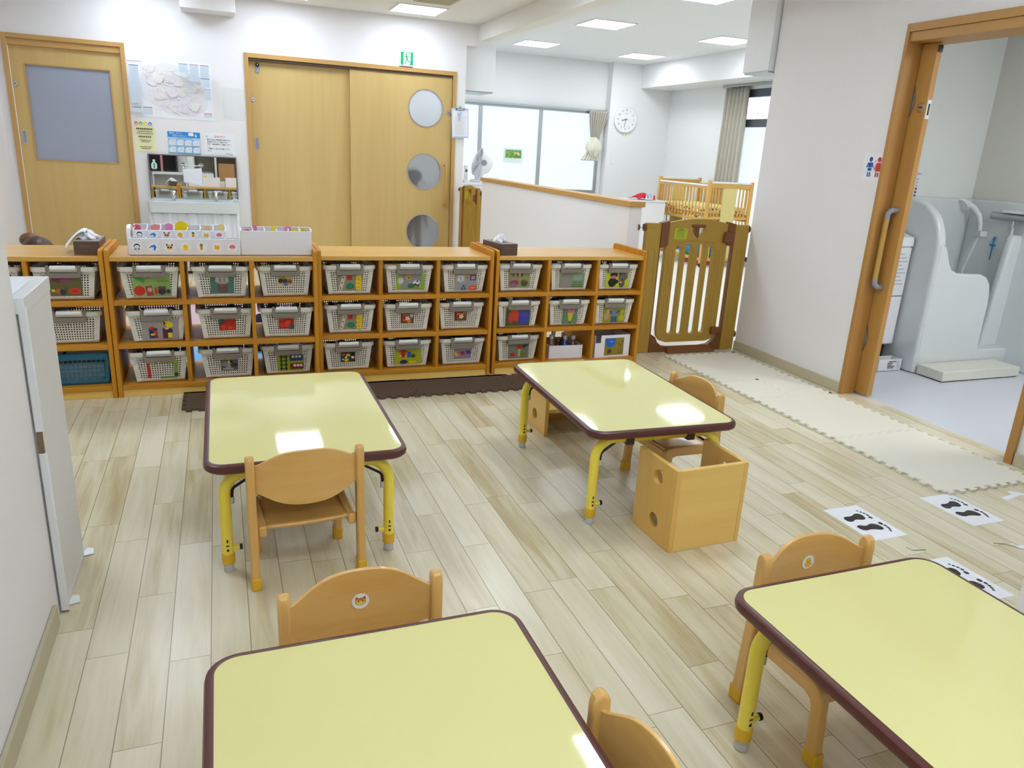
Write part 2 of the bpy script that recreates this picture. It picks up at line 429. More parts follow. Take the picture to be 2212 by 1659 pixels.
# ================================================================== ROOM SHELL
YB = 8.5; ZN = 2.635; ZF = 2.70
struct(MB().box(-2.0, 2.66, -2.3, 8.62, -0.1, 0, M_FLOOR).box(2.66, 3.70, -2.3, 4.56, -0.1, 0, M_FLOOR).build('floor'))
struct(MB().box(2.66, 6.9, 4.56, 11.2, -0.1, 0, mat('white_vinyl_floor', (236, 235, 226), 0.4, nscale=60, namt=0.02)).build('floor'))
struct(MB().box(3.70, 5.6, 0.9, 4.42, -0.1, 0, M_WASHFLOOR).build('floor'))
struct(MB().box(-2.0, 2.74, -2.3, 8.62, ZN, ZN + 0.1, M_CEIL).build('ceiling'))
struct(MB().box(2.74, 6.9, -2.3, 11.2, ZF, ZF + 0.1, M_WALLW).build('ceiling'))
struct(MB().box(3.79, 5.6, 0.9, 4.30, 2.36, 2.42, M_WALLW).build('ceiling'))
struct(MB().box(2.742, 2.90, -2.3, 8.499, 2.468, ZF - 0.002, M_CEIL).build('trim_1'))          # beam between the two ceilings
wb = MB(); wb.prism(rect(-1.83, 2.61, 0, ZN), 'y', YB, 8.62, M_WALL,
    holes=[rect(-1.72, -0.80, 0.001, 2.085), rect(0.34, 2.463, 0.001, 2.10)])
wb.box(2.61, 2.741, YB, 8.62, 2.42, ZN, M_WALL)
struct(wb.build('wall_back'))
struct(MB().box(-1.95, -1.83, 2.19, 8.62, 0, ZN, M_WALL).build('wall_left'))
struct(MB().box(-1.95, -0.505, -2.3, 2.19, 0, ZN, M_WALL).build('wall_near_left'))
struct(MB().box(-2.0, 3.6, -2.42, -2.3, 0, ZF, M_WALL).build('wall_front'))
wr = MB(); wr.prism([(2.335, 0), (2.335, 2.04), (3.45, 2.04), (3.45, 0), (4.54, 0), (4.54, ZF), (0.4, ZF), (0.4, 0)], 'x', 3.59, 3.672, M_WALL)
wr.prism([(2.335, 0), (2.335, 2.04), (3.43, 2.04), (3.43, 0), (4.42, 0), (4.42, ZF), (0.9, ZF), (0.9, 0)], 'x', 3.75, 3.79, M_WALLW)
wr.box(3.672, 3.75, 4.42, 4.54, 0, ZF, M_WALL)
struct(wr.build('wall_right'))
struct(MB().box(2.285, 2.45, -2.3, 1.335, 0, ZF, M_WALL).build('wall_near_right'))
struct(MB().box(2.45, 3.59, 0.4, 0.5, 0, ZF, M_WALL).build('wall_near_right'))
# washroom
M_WASHWALL = mat('washroom_wall', (240, 242, 238), 0.7, nscale=60, namt=0.02, bump=0.15, bscale=300)
M_WASHWALL2 = mat('washroom_wall_grey', (226, 223, 216), 0.7, nscale=60, namt=0.02, bump=0.15, bscale=300)
struct(MB().box(3.79, 5.6, 4.30, 4.42, 0, ZF, M_WASHWALL).build('wall_washroom'))
struct(MB().box(5.42, 5.6, 0.9, 4.30, 0, ZF, M_WASHWALL2).build('wall_washroom'))
struct(MB().box(3.79, 5.6, 0.8, 0.9, 0, ZF, M_WASHWALL).build('wall_washroom'))
# far room
struct(MB().box(3.79, 6.9, 4.42, 4.54, 0, ZF, M_WALL).build('wall_far_front'))
struct(MB().prism(rect(2.5, 6.9, 0, ZF), 'y', 11.0, 11.12, M_WALLW, holes=[rect(2.72, 5.57, 0.78, 2.0)]).build('wall_far_back'))
struct(MB().box(5.64, 6.70, 10.85, 11.0, 0, ZF, M_WALLW).build('wall_far_pillar'))
struct(MB().prism(rect(4.54, 11.12, 0, ZF), 'x', 6.70, 6.85, M_WALLW, holes=[rect(6.4, 9.22, 0.06, 2.30)]).build('wall_far_right'))
struct(MB().box(2.50, 2.61, 8.62, 11.0, 0, ZF, M_WALLW).build('wall_far_left'))
struct(MB().box(6.14, 6.70, 4.54, 10.85, 2.367, ZF, M_WALLW).build('trim_2'))                # soffit over the far window
# half-height partition
struct(MB().box(2.592, 2.688, 4.575, 7.74, 0, 1.030, M_WALL).build('wall_partition'))
struct(MB().box(2.578, 2.702, 4.555, 7.755, 1.030, 1.066, M_FRAMEY).build('trim_3', bevel=0.003))
# baseboards
def base(name, x0, x1, y0, y1): struct(MB().box(x0, x1, y0, y1, 0, 0.068, M_BASE).build(name, bevel=0.003))
base('baseboard_right', 3.578, 3.59, 3.454, 4.54); base('baseboard_right', 3.578, 3.59, 0.5, 2.293)
base('baseboard_left', -0.505, -0.493, -2.3, 2.13); base('baseboard_back', -0.758, 0.296, 8.488, 8.5)
base('baseboard_partition', 2.580, 2.592, 4.575, 7.74); base('baseboard_far', 5.64, 6.70, 10.838, 10.85)
# corridor behind the double door
struct(MB().box(0.2, 2.49, 9.9, 10.0, 0, 2.4, M_WALLW).box(0.1, 0.2, 8.62, 10.0, 0, 2.4, M_WALLW).box(0.1, 2.5, 8.62, 10.0, 2.4, 2.5, M_WALLW).box(0.1, 2.5, 8.62, 10.0, -0.1, 0, M_WALLW).build('wall_corridor'))

# ------------------------------------------------------------------ doors
def hand_pull(par, x, y, z):
    m = MB(); m.prism(rrect(x - 0.02, x + 0.02, z - 0.065, z + 0.065, 0.02), 'y', y - 0.003, y + 0.002, M_STEEL, holes=[rrect(x - 0.013, x + 0.013, z - 0.055, z + 0.055, 0.013)])
    m.prism(rrect(x - 0.013, x + 0.013, z - 0.055, z + 0.055, 0.013), 'y', y - 0.001, y + 0.002, M_GRYPLA); m.build('handle', par)
def lock_disc(par, x, y, z):
    MB().lathe([(0, -0.006), (0.02, -0.006), (0.022, -0.003), (0.022, 0.002)], M_STEEL, (x, y, z), 20, 'y').box(x - 0.011, x + 0.011, y - 0.009, y - 0.005, z - 0.003, z + 0.003, M_DARK).build('lock', par)
def frame_y(par, x0, x1, z1, w, h, y0=8.482, y1=8.62):
    m = MB(); m.box(x0, x0 + w, y0, y1, 0, z1, M_FRAME); m.box(x1 - w, x1, y0, y1, 0, z1, M_FRAME)
    m.box(x0 + w, x1 - w, y0, y1, z1 - h, z1, M_FRAMEX)
    m.build('frame', par, bevel=0.002)
d1 = bpy.data.objects.new('door_1', None); C.objects.link(d1); struct(d1)
frame_y(d1, -1.76, -0.764, 2.125, 0.038, 0.04)
MB().box(-1.722, -0.802, 8.50, 8.60, 2.03, 2.085, M_FRAMEX).build('track_cover', d1, bevel=0.002)
MB().prism(rect(-1.722, -0.802, 0.006, 2.03), 'y', 8.53, 8.565, M_DOOR, holes=[rect(-1.606, -0.912, 1.03, 1.872)]).build('leaf', d1)
MB().prism(rect(-1.616, -0.902, 1.02, 1.882), 'y', 8.526, 8.531, M_FRAME, holes=[rect(-1.604, -0.914, 1.032, 1.870)]).build('glazing_bead', d1)
MB().box(-1.607, -0.911, 8.545, 8.549, 1.029, 1.873, M_FROSTG).build('frosted_pane', d1)
hand_pull(d1, -1.68, 8.529, 1.235); lock_disc(d1, -1.70, 8.529, 1.70)
d2 = bpy.data.objects.new('door_2', None); C.objects.link(d2); struct(d2)
frame_y(d2, 0.301, 2.503, 2.14, 0.04, 0.042)
MB().box(0.341, 2.463, 8.50, 8.60, 2.075, 2.098, mat('track_brown', (96, 78, 62), 0.5, nscale=40)).build('track', d2)
MB().box(0.341, 1.372, 8.556, 8.590, 0.006, 2.075, M_DOOR).build('leaf', d2, bevel=0.002)
CIR = [(2.167, 1.743), (2.162, 1.073), (2.154, 0.412)]
l2 = MB().prism(rect(1.345, 2.462, 0.006, 2.075), 'y', 8.512, 8.546, M_DOOR, holes=[circ(x, z, 0.190, 48) for x, z in CIR]).build('leaf', d2)
for x, z in CIR:
    MB().prism(circ(x, z, 0.196, 48), 'y', 8.507, 8.549, M_STEEL, holes=[circ(x, z, 0.187, 48)]).build('window_ring', l2)
    MB().prism(circ(x, z, 0.1875, 48), 'y', 8.527, 8.531, M_FROST).build('round_pane', l2)
hand_pull(d2, 0.392, 8.555, 1.28); lock_disc(d2, 0.372, 8.555, 1.71); lock_disc(d2, 2.425, 8.511, 1.71)
MB().tube([(2.40, 8.512, 1.155), (2.40, 8.47, 1.155), (2.40, 8.455, 1.135), (2.40, 8.455, 0.74), (2.40, 8.47, 0.72), (2.40, 8.512, 0.72)], 0.014, M_FRAME, 12).build('bar_handle', d2)
MB().prism(rrect(0.405, 0.448, 1.965, 2.045, 0.02), 'y', 8.548, 8.556, M_GRYPLA).ball((0.427, 8.54, 2.04), 0.018, M_BLACK).ball((0.427, 8.526, 2.042), 0.006, M_WPLA).build('door_damper', d2)
# washroom sliding door, mostly inside its pocket
d3 = bpy.data.objects.new('door_3', None); C.objects.link(d3); struct(d3)
m = MB(); m.box(3.572, 3.685, 3.430, 3.453, 0, 2.125, M_FRAME2); m.box(3.572, 3.80, 2.295, 2.336, 0, 2.125, M_FRAME2)
m.box(3.572, 3.665, 2.336, 3.430, 2.083, 2.125, M_FRAME2Y); m.box(3.583, 3.80, 2.336, 3.430, 2.034, 2.083, M_FRAME2Y)
m.build('frame', d3, bevel=0.002)
lf = MB().prism(rect(3.332, 4.35, 0.012, 2.03), 'x', 3.690, 3.726, M_DOOR2, holes=[circ(3.600, z, 0.185, 40) for z in (1.735, 1.07, 0.36)]).build('leaf', d3)
for z in (1.735, 1.07, 0.36):
    MB().prism(circ(3.600, z, 0.189, 40), 'x', 3.686, 3.729, M_STEEL, holes=[circ(3.600, z, 0.182, 40)]).build('window_ring', lf)
    MB().prism(circ(3.600, z, 0.1825, 40), 'x', 3.700, 3.704, mat('pale_frosted_pane', (226, 232, 236), 0.3, nscale=300, namt=.02)).build('round_pane', lf)
m = MB(); m.tube([(3.69, 3.385, 1.135), (3.655, 3.39, 1.135), (3.640, 3.395, 1.12), (3.640, 3.40, 1.09)], 0.0155, M_GRYPLA, 12)
m.tube([(3.640, 3.40, 0.73), (3.640, 3.395, 0.70), (3.655, 3.39, 0.685), (3.69, 3.385, 0.685)], 0.0155, M_GRYPLA, 12)
m.tube([(3.640, 3.40, 1.09), (3.640, 3.40, 0.73)], 0.015, wood('bar_wood', (206, 168, 92), (186, 142, 66), 'z', 1, 0.35, 0.2), 14)
m.build('bar_handle', d3)
MB().lathe([(0, -0.005), (0.022, -0.005), (0.026, -0.002), (0.026, 0.002)], mat('brass_lock', (190, 160, 130), 0.3, 0.7, nscale=30), (3.689, 3.363, 1.70), 20, 'x').box(3.682, 3.686, 3.352, 3.374, 1.697, 1.703, M_DARK).build('lock', d3)
MB().box(3.695, 3.721, 3.328, 3.333, 1.64, 1.74, M_WPLA).box(3.703, 3.713, 3.326, 3.329, 1.66, 1.72, M_DARK).build('latch_plate', d3)
MB().box(3.694, 3.722, 3.325, 3.3315, 1.985, 2.02, M_BLACK).build('door_stop', d3)

# ------------------------------------------------------------------ windows of the far room
w1 = bpy.data.objects.new('window_1', None); C.objects.link(w1); struct(w1)
m = MB(); m.box(2.72, 5.57, 10.97, 11.06, 1.955, 2.0, M_ALU).box(2.72, 5.57, 10.97, 11.06, 0.78, 0.82, M_ALU).box(2.72, 2.76, 10.97, 11.06, 0.82, 1.955, M_ALU).box(5.52, 5.57, 10.97, 11.06, 0.82, 1.955, M_ALU)
for x in (3.615, 4.567): m.box(x - 0.028, x + 0.028, 10.975, 11.05, 0.82, 1.955, M_ALU)
m.build('frame', w1, bevel=0.003)
for a, b in ((2.76, 3.587), (3.643, 4.539), (4.595, 5.52)):
    MB().box(a, b, 11.0, 11.012, 0.82, 1.955, M_DAYPANE).build('frosted_pane', w1)
MB().box(2.66, 5.6, 10.93, 10.97, 1.985, 2.015, M_ALU).build('curtain_rail', w1)
w2 = bpy.data.objects.new('window_2', None); C.objects.link(w2); struct(w2)
m = MB()
for y0, y1, z0, z1 in ((6.4, 9.22, 2.2, 2.30), (6.4, 9.22, 0.06, 0.12), (9.14, 9.22, 0.12, 2.2), (6.4, 6.48, 0.12, 2.2), (6.48, 9.14, 1.82, 1.92), (7.78, 7.84, 0.12, 2.2)):
    m.box(6.715, 6.80, y0, y1, z0, z1, M_DKALU)
m.build('frame', w2, bevel=0.004)
for y0, y1 in ((6.48, 7.78), (7.84, 9.14)):
    MB().box(6.75, 6.76, y0, y1, 0.12, 1.82, M_DAYPANE).build('frosted_pane', w2)
    MB().box(6.75, 6.756, y0, y1, 1.92, 2.2, M_CLEAR).build('transom_pane', w2)
MB().box(6.62, 6.66, 6.3, 9.42, 2.335, 2.362, M_ALU).build('curtain_rail', w2)
o = thing('balcony_railing', 'white balcony railing outside the far window', 'railing', (8.2, 7.6, 0))
m = MB(); m.box(-0.05, 0.05, -3, 4, 0, 1.75, M_WPLA); m.build('parapet', o)
m = MB()
for k in range(4): m.box(-0.02, 0.02, -3, 4, 1.83 + k * 0.1, 1.86 + k * 0.1, M_ALU)
for k in range(8): m.box(-0.025, 0.025, -3 + k, -2.96 + k, 1.75, 2.2, M_ALU)
m.build('rail', o)

# ================================================================== CEILING FITTINGS
def ceiling_light(x, y, z, w, label, group, pm, first=[None]):
    t = thing('ceiling_light', label, 'ceiling light', (x, y, z), 0, group)
    h = w / 2
    MB().prism(rect(-h - 0.012, h + 0.012, -h - 0.012, h + 0.012), 'z', -0.012, -0.001, M_WPLA, holes=[rect(-h, h, -h, h)]).build('frame', t)
    MB().prism(rect(-h, h, -h, h), 'z', -0.008, -0.003, pm).build('diffuser', t)
    return t
near = [(1.934, 7.97, 'square ceiling light beside the vent, above the double door'), (0.66, 7.93, 'ceiling light cut by the top edge, above the wash basin'),
        (-0.62, 7.95, 'square ceiling light above the windowed door'), (-0.62, 5.45, 'square ceiling light over the left of the shelf row, out of view'),
        (0.66, 5.45, 'square ceiling light just behind the toy shelves, out of view'), (1.94, 5.45, 'square ceiling light behind the right toy shelves, out of view'),
        (0.66, 0.45, 'added fill light above the nearest table, out of view'), (2.98, 1.5, 'added fill light over the bottom right corner of the floor, out of view'),  # unseen fill lights, added to brighten the near and right side
        (-1.0, 3.3, 'added fill light over the far side of the white cabinet, out of view'), (1.93, 2.84, 'square ceiling light above the right play table, out of view'), (-0.9, 0.3, 'added fill light over the left near wall, out of view'),  # first and last are unseen fill lights added for the near room
        (0.66, -0.9, 'added fill light behind the camera position'), (1.75, -0.9, 'added fill light behind the camera position on the right')]  # unseen fill lights added behind the camera
for x, y, l in near:
    pass
    ceiling_light(x, y, ZF if x > 2.8 else ZN, 0.46, l, 'ceiling lights of the playroom', M_PANELB if y > 7 else M_PANEL)
for x, y, l in ((3.97, 9.85, 'leftmost ceiling light of the far room, above the frosted windows'), (3.97, 7.9, 'ceiling light of the far room nearest the ceiling beam, front left'),
                (5.58, 9.93, 'ceiling light of the far room in front of the wall clock'), (5.59, 7.98, 'rightmost ceiling light of the far room, beside the soffit'),
                (4.0, 6.05, 'ceiling light of the far room cut by the top edge'), (5.6, 6.03, 'ceiling light of the far room hidden by the washroom wall')):
    ceiling_light(x, y, ZF, 0.47, l, 'ceiling lights of the far room', M_PANELF)
ceiling_light(4.6, 2.0, 2.36, 0.40, 'added unseen ceiling light of the washroom', 'washroom lights', M_PANELW)  # unseen lamp added to light the washroom, kept clear of table reflections
ceiling_light(1.95, 9.3, 2.40, 0.46, 'ceiling light of the corridor behind the double door', 'corridor lights', M_PANELF)
t = thing('ceiling_vent', 'beige louvred vent next to the ceiling light', 'vent', (1.96, 7.36, ZN))
MB().prism(rect(-0.18, 0.18, -0.18, 0.18), 'z', -0.012, -0.001, M_BASE, holes=[rect(-0.155, 0.155, -0.155, 0.155)]).build('frame', t)
m = MB()
for k in range(9): m.box(-0.155, 0.155, -0.15 + k * 0.035, -0.135 + k * 0.035, -0.010, -0.003, M_BASE)
m.build('louvres', t)
m = MB().box(-0.246, 0.236, 8.2, 8.499, 2.45, ZN - 0.001, M_WALL); struct(m.build('trim_4', bevel=0.003))
t = thing('wall_housing', 'white boxed housing high at the end of the door wall, under the beam', 'housing', (2.80, 8.72, 1.972))
MB().box(-0.185, 0.195, -0.09, 0.42, 0, 0.505, M_WPLA).build('case', t, bevel=0.004)
MB().box(-0.17, 0.18, -0.075, 0.40, -0.012, 0.001, M_ALU).build('bottom_grille', t)
t = thing('wall_housing', 'white boxed housing high at the end of the washroom wall', 'housing', (3.62, 4.68, 1.965))
MB().box(-0.075, 0.12, -0.13, 0.15, 0, 0.70, M_WPLA).build('case', t, bevel=0.004)
MB().box(-0.065, 0.11, -0.12, 0.14, -0.012, 0.001, M_ALU).build('bottom_grille', t)

# ================================================================== PLAY TABLES
def play_table(label):
    t = thing('play_table', label, 'table', group='low yellow play tables')
    hx, hy, z = 0.3125, 0.4675, 0.40
    MB().prism(rrect(-hx + 0.013, hx - 0.013, -hy + 0.013, hy - 0.013, 0.048, 8), 'z', z - 0.026, z, M_YTOP).build('tabletop', t, bevel=0.0015)
    # rubber edge band: rounded profile swept round the rim
    path = rrect(-hx + 0.013, hx - 0.013, -hy + 0.013, hy - 0.013, 0.048, 8)
    prof = [(-0.002, 0.0005), (0.006, 0.0), (0.013, -0.004), (0.016, -0.014), (0.014, -0.024), (0.006, -0.031), (-0.012, -0.031), (-0.012, -0.026), (0, -0.026)]
    vs = []; n = len(path); k = len(prof)
    for i, p in enumerate(path):
        a = Vector(path[i - 1]); b = Vector(path[(i + 1) % n]); d = (b - a).normalized(); nn = Vector((d.y, -d.x))
        for u, w in prof: vs.append((p[0] + nn.x * u, p[1] + nn.y * u, z + w))
    fs = [(i * k + j, i * k + (j + 1) % k, ((i + 1) % n) * k + (j + 1) % k, ((i + 1) % n) * k + j) for i in range(n) for j in range(k)]
    MB().add(vs, fs, M_EDGE).build('edge_band', t)
    MB().box(-hx + 0.03, hx - 0.03, -hy + 0.03, hy - 0.03, z - 0.034, z - 0.027, M_BROWNP).build('underside_board', t)
    for sy in (-1, 1):
        y = sy * (hy - 0.078)
        for sx in (-1, 1):
            x = sx * (hx - 0.052)
            pts = [(x, y, 0.045), (x, y, 0.20), (x, y, 0.27)] + [(x - sx * 0.075 * (1 - math.cos(a)), y, 0.27 + 0.075 * math.sin(a)) for a in [PI / 2 * i / 7 for i in range(1, 8)]] + [(0.0, y, 0.345)]
            lg = MB().tube(pts, 0.0182, M_YPAINT, 16).build('leg', t)
            MB().lathe([(0.0185, 0.030), (0.0205, 0.032), (0.0205, 0.062), (0.0185, 0.066)], M_YCAP, (x, y, 0), 18).build('collar', lg)
            MB().lathe([(0.0135, 0.0), (0.0165, 0.004), (0.0165, 0.031), (0.0, 0.031)], M_GREYCAP, (x, y, 0), 18).build('foot_cap', lg)
            kb = MB().lathe([(0.008, 0), (0.008, 0.022), (0.0055, 0.022)], M_YPAINT, (0, 0, 0), 12, 'x', Matrix.Translation((x - sx * 0.014, y, 0.082)) @ Matrix.Scale(-sx, 4, (1, 0, 0)))
            kb.lathe([(0.004, 0.02), (0.0095, 0.023), (0.0095, 0.031), (0, 0.031)], M_BLACK, (0, 0, 0), 10, 'x', Matrix.Translation((x - sx * 0.014, y, 0.082)) @ Matrix.Scale(-sx, 4, (1, 0, 0)))
            kb.build('adjusting_knob', lg)
            dm = MB()
            for zz in (0.085, 0.118): dm.lathe([(0.003, -0.0186), (0, -0.0189)] , M_BLACK, (x, y, zz), 10, 'y')
            dm.ball((x, y - 0.0182, 0.082), (0.0042, 0.0012, 0.0042), M_BLACK, 10); dm.ball((x, y - 0.0182, 0.112), (0.003, 0.0012, 0.003), M_BLACK, 10); dm.ball((x, y - 0.0182, 0.098), (0.006, 0.0006, 0.003), M_BROWNP, 10)
            dm.build('marking', lg)
            br = MB().tube([(x - sx * 0.021, y, 0.255), (x - sx * 0.024, y, 0.284), (x - sx * 0.030, y, 0.294), (x - sx * 0.12, y + sy * -0.012, 0.345)], 0.0048, M_DARK, 8)
            br.lathe([(0.008, -0.01), (0.008, 0.012)], M_GREYCAP, (x - sx * 0.021, y, 0.25), 12); br.build('folding_brace', t)
        for sx in (-1, 1):
            MB().box(sx * 0.13 - 0.028, sx * 0.13 + 0.028, y - 0.024, y + 0.024, 0.352, 0.369, M_BROWNP).box(sx * 0.13 - 0.016, sx * 0.13 + 0.016, y - 0.026, y + 0.026, 0.322, 0.355, M_BROWNP).build('clamp', t, bevel=0.003)
    return t
tb = play_table('low yellow table with one chair at its near end, left before the shelves')
tb.location = (0.219, 2.692, 0); tb.rotation_euler = (0, 0, 0)
TG = 'low yellow play tables'
dup(tb, (1.528, 2.672, 0), math.radians(-2.0), 'low yellow table with a wooden cube chair at its near end, before the right shelves', TG)
dup(tb, (0.236, 0.8475, 0), 0, 'nearest yellow table, cut by the bottom edge, behind the cat sticker chair', TG)
dup(tb, (1.362, 0.762, 0), 0, 'yellow table in the bottom right corner, beside the chick sticker chair', TG)

# ================================================================== CHAIRS
def child_chair(label):
    t = thing('child_chair', label, 'chair', group='small wooden chairs')
    hw = 0.153
    bent = lambda x, y0: y0 - 0.030 * (1 - (x / hw) ** 2)
    nx, nz = 28, 14
    def backfn(off):
        def fn(u, v):
            x = (-1 + 2 * u) * (hw + 0.004); s = max(0, 1 - (x / hw) ** 2)
            s2 = s * s * (3 - 2 * s)
            top = 0.408 + 0.046 * (0.35 * s + 0.65 * s2); bot = 0.318 - 0.043 * (0.5 * s + 0.5 * s2)
            return (x, bent(x, -0.118) + off, bot + (top - bot) * v)
        return fn
    m = MB(); A = backfn(0.005); B = backfn(-0.005)
    va = [A(i / nx, j / nz) for j in range(nz + 1) for i in range(nx + 1)]; vb = [B(i / nx, j / nz) for j in range(nz + 1) for i in range(nx + 1)]
    N = len(va); fs = []
    for j in range(nz):
        for i in range(nx):
            a = j * (nx + 1) + i; fs += [(a, a + 1, a + nx + 2, a + nx + 1), (a + N, a + nx + 1 + N, a + nx + 2 + N, a + 1 + N)]
    for i in range(nx):
        fs += [(i, i + N, i + 1 + N, i + 1)]; a = nz * (nx + 1) + i; fs += [(a, a + 1, a + 1 + N, a + N)]
    m.add(va + vb, fs, M_CH).build('backrest', t, bevel=0.002)
    for sx in (-1, 1):
        x0, x1 = sorted((sx * hw, sx * (hw + 0.026)))
        prof = [(-0.152, 0.0), (-0.112, 0.0), (-0.104, 0.20), (-0.098, 0.30), (-0.0985, 0.415), (-0.103, 0.433), (-0.114, 0.442), (-0.127, 0.438), (-0.134, 0.424), (-0.136, 0.30), (-0.142, 0.17)]
        pr = MB().prism(prof, 'x', x0, x1, M_CHZ).build('rear_leg', t, bevel=0.0085, seg=3)
        MB().prism(rect(x0 - 0.0015, x1 + 0.0015, -0.154, -0.110), 'z', -0.0005, 0.042, M_YCAP).build('rubber_foot', pr, bevel=0.004)
        xi = x0 - 0.006 if sx > 0 else x1 + 0.006
        xa, xb = (x0 - 0.027, x0 - 0.001) if sx > 0 else (x1 + 0.001, x1 + 0.027)
        fl = [(-0.128, 0.168), (-0.128, 0.205), (0.075, 0.213), (0.098, 0.207), (0.112, 0.192), (0.116, 0.170), (0.128, 0.0), (0.092, 0.0), (0.082, 0.150), (0.074, 0.166), (0.055, 0.173)]
        fr = MB().prism(fl, 'x', xa, xb, M_CHZ).build('front_leg', t, bevel=0.007, seg=3)
        MB().prism(rect(xa - 0.0015, xb + 0.0015, 0.0895, 0.130), 'z', -0.0005, 0.042, M_YCAP).build('rubber_foot', fr, bevel=0.004)
    def seatfn(u, v):
        x = -0.127 + u * 0.254; y = -0.122 + v * 0.225
        return (x, y, 0.193 + 0.008 * (v - 0.4) ** 2 * 4 - 0.004 * math.sin(PI * u))
    MB().sheet(seatfn, 14, 14, M_CH).build('seat', t, solid=0.011)
    MB().box(-0.127, 0.127, 0.070, 0.092, 0.150, 0.185, M_CH).build('front_rail', t, bevel=0.004)
    return t, bent
chair, bent = child_chair('small wooden chair seen from behind, at the near end of the left yellow table')
chair.location = (0.193, 2.318, 0); chair.rotation_euler = (0, 0, math.radians(4))
CG = 'small wooden chairs'
ch2 = dup(chair, (0.243, 1.312, 0), math.radians(181), 'small wooden chair with a round cat sticker on its backrest', CG)
ch3 = dup(chair, (1.370, 1.170, 0), math.radians(181), 'small wooden chair with a round chick sticker on its backrest', CG)
dup(chair, (1.762, 2.583, 0), math.radians(92), 'small wooden chair tucked under the right side of the cube chair table', CG)
dup(chair, (0.468, 0.800, 0), math.radians(90), 'small wooden chair cut by the bottom edge, right of the nearest table', CG)
def sticker(par, kind):
    m = MB(); zc = 0.376
    fn = lambda u, v, l: (-u, bent(u, -0.118) + 0.0062 + l, zc + v)
    a = Art(m, fn, 0.00025)
    a.ell(0, 0, 0.0195, 0.0195, (240, 238, 236), 28)
    if kind == 'cat':
        a.ell(0, -0.001, 0.0125, 0.0098, (228, 178, 70)); a.poly([(-0.012, 0.003), (-0.0105, 0.013), (-0.004, 0.008)], (196, 96, 50)); a.poly([(0.012, 0.003), (0.0105, 0.013), (0.004, 0.008)], (196, 96, 50))
        a.ell(0, -0.004, 0.008, 0.005, (238, 214, 110)); a.rot(0, 0.006, 0.0016, 0.005, 0, (196, 96, 50)); a.rot(-0.0035, 0.0055, 0.0016, 0.004, 0, (196, 96, 50)); a.rot(0.0035, 0.0055, 0.0016, 0.004, 0, (196, 96, 50))
    else:
        a.ell(0, 0.004, 0.0095, 0.0085, (244, 204, 50)); a.ell(0, -0.006, 0.007, 0.007, (238, 190, 44)); a.ell(-0.0085, -0.005, 0.003, 0.0045, (238, 190, 44)); a.ell(0.0085, -0.005, 0.003, 0.0045, (238, 190, 44))
        a.ell(-0.004, -0.0125, 0.002, 0.0015, (224, 120, 40)); a.ell(0.004, -0.0125, 0.002, 0.0015, (224, 120, 40)); a.ell(0, 0.0015, 0.002, 0.0012, (224, 120, 40))
    a.ell(-0.0045, 0.0015 if kind == 'cat' else 0.004, 0.0013, 0.0016, (40, 34, 30), 10); a.ell(0.0045, 0.0015 if kind == 'cat' else 0.004, 0.0013, 0.0016, (40, 34, 30), 10)
    m.build('round_sticker', par)
sticker(ch2, 'cat'); sticker(ch3, 'chick')
# ------------------------------------------------------------------ cube chairs
def cube_chair(label):
    t = thing('cube_chair', label, 'cube chair', group='wooden cube chairs')
    w, d, h, b = 0.310, 0.246, 0.318, 0.019
    for sx in (-1, 1):
        x0, x1 = sorted((sx * w / 2, sx * (w / 2 - b)))
        MB().prism(rect(-d / 2, d / 2, 0, h), 'x', x0, x1, M_CUBEZ, holes=[circ(-0.012, 0.248, 0.028, 28), circ(-0.012, 0.078, 0.028, 28)]).build('side_panel', t, bevel=0.002)
    MB().box(-w / 2 + b, w / 2 - b, -d / 2, -d / 2 + b, 0.0, h - 0.001, M_CUBEX).build('front_panel', t, bevel=0.002)
    MB().box(-w / 2 + b, w / 2 - b, -d / 2 + b, d / 2 - 0.01, 0.118, 0.136, M_CUBEX).build('seat', t, bevel=0.002)
    return t
cc = cube_chair('pine cube chair with two round holes, at the near end of the right table')
cc.location = (1.581, 2.138, 0); cc.rotation_euler = (0, 0, math.radians(2))
dup(cc, (1.592, 3.292, 0), math.radians(180), 'pine cube chair half hidden behind the far end of the right table', 'wooden cube chairs')

# ================================================================== TOY SHELVES
def shelf_unit(label):
    t = thing('toy_shelf', label, 'shelf', group='low wooden toy shelves')
    w, d, b = 1.036, 0.43, 0.022
    for x0 in (0, w - b):
        prof = [(0, 0), (d, 0), (d, 0.755), (d - 0.006, 0.770), (d - 0.02, 0.776), (0.022, 0.776), (0.006, 0.770), (0, 0.757)]
        MB().prism(prof, 'x', x0, x0 + b, M_SHZ).build('side_panel', t, bevel=0.003)
    MB().box(b, w - b, 0.003, d, 0.716, 0.740, M_SHT).build('top_board', t, bevel=0.0025)
    for z0, z1 in ((0.490, 0.516), (0.262, 0.288), (0.040, 0.066)):
        MB().box(b, w - b, 0.003, d - 0.004, z0, z1, M_SHX).build('shelf_board', t, bevel=0.0025)
    for x0 in (0.343, 0.683):
        MB().box(x0, x0 + b - 0.001, 0.004, d - 0.006, 0.066, 0.716, M_SHZ).build('divider', t, bevel=0.002)
    MB().box(b, w - b, 0.010, 0.028, 0, 0.040, M_CUBEX).build('plinth', t, bevel=0.002)
    return t
UX = [-1.598, -0.559, 0.480, 1.533]; UY = [4.200, 4.200, 4.235, 4.245]
SG = 'low wooden toy shelves'
su = shelf_unit('leftmost low toy shelf, partly hidden by the white cabinet, with a tissue box on top')
su.location = (UX[0], UY[0], 0)
dup(su, (UX[1], UY[1], 0), 0, 'low toy shelf carrying the white sticker cartons on top', SG)
dup(su, (UX[2], UY[2], 0), 0, 'low toy shelf with nothing on top, third from the left', SG)
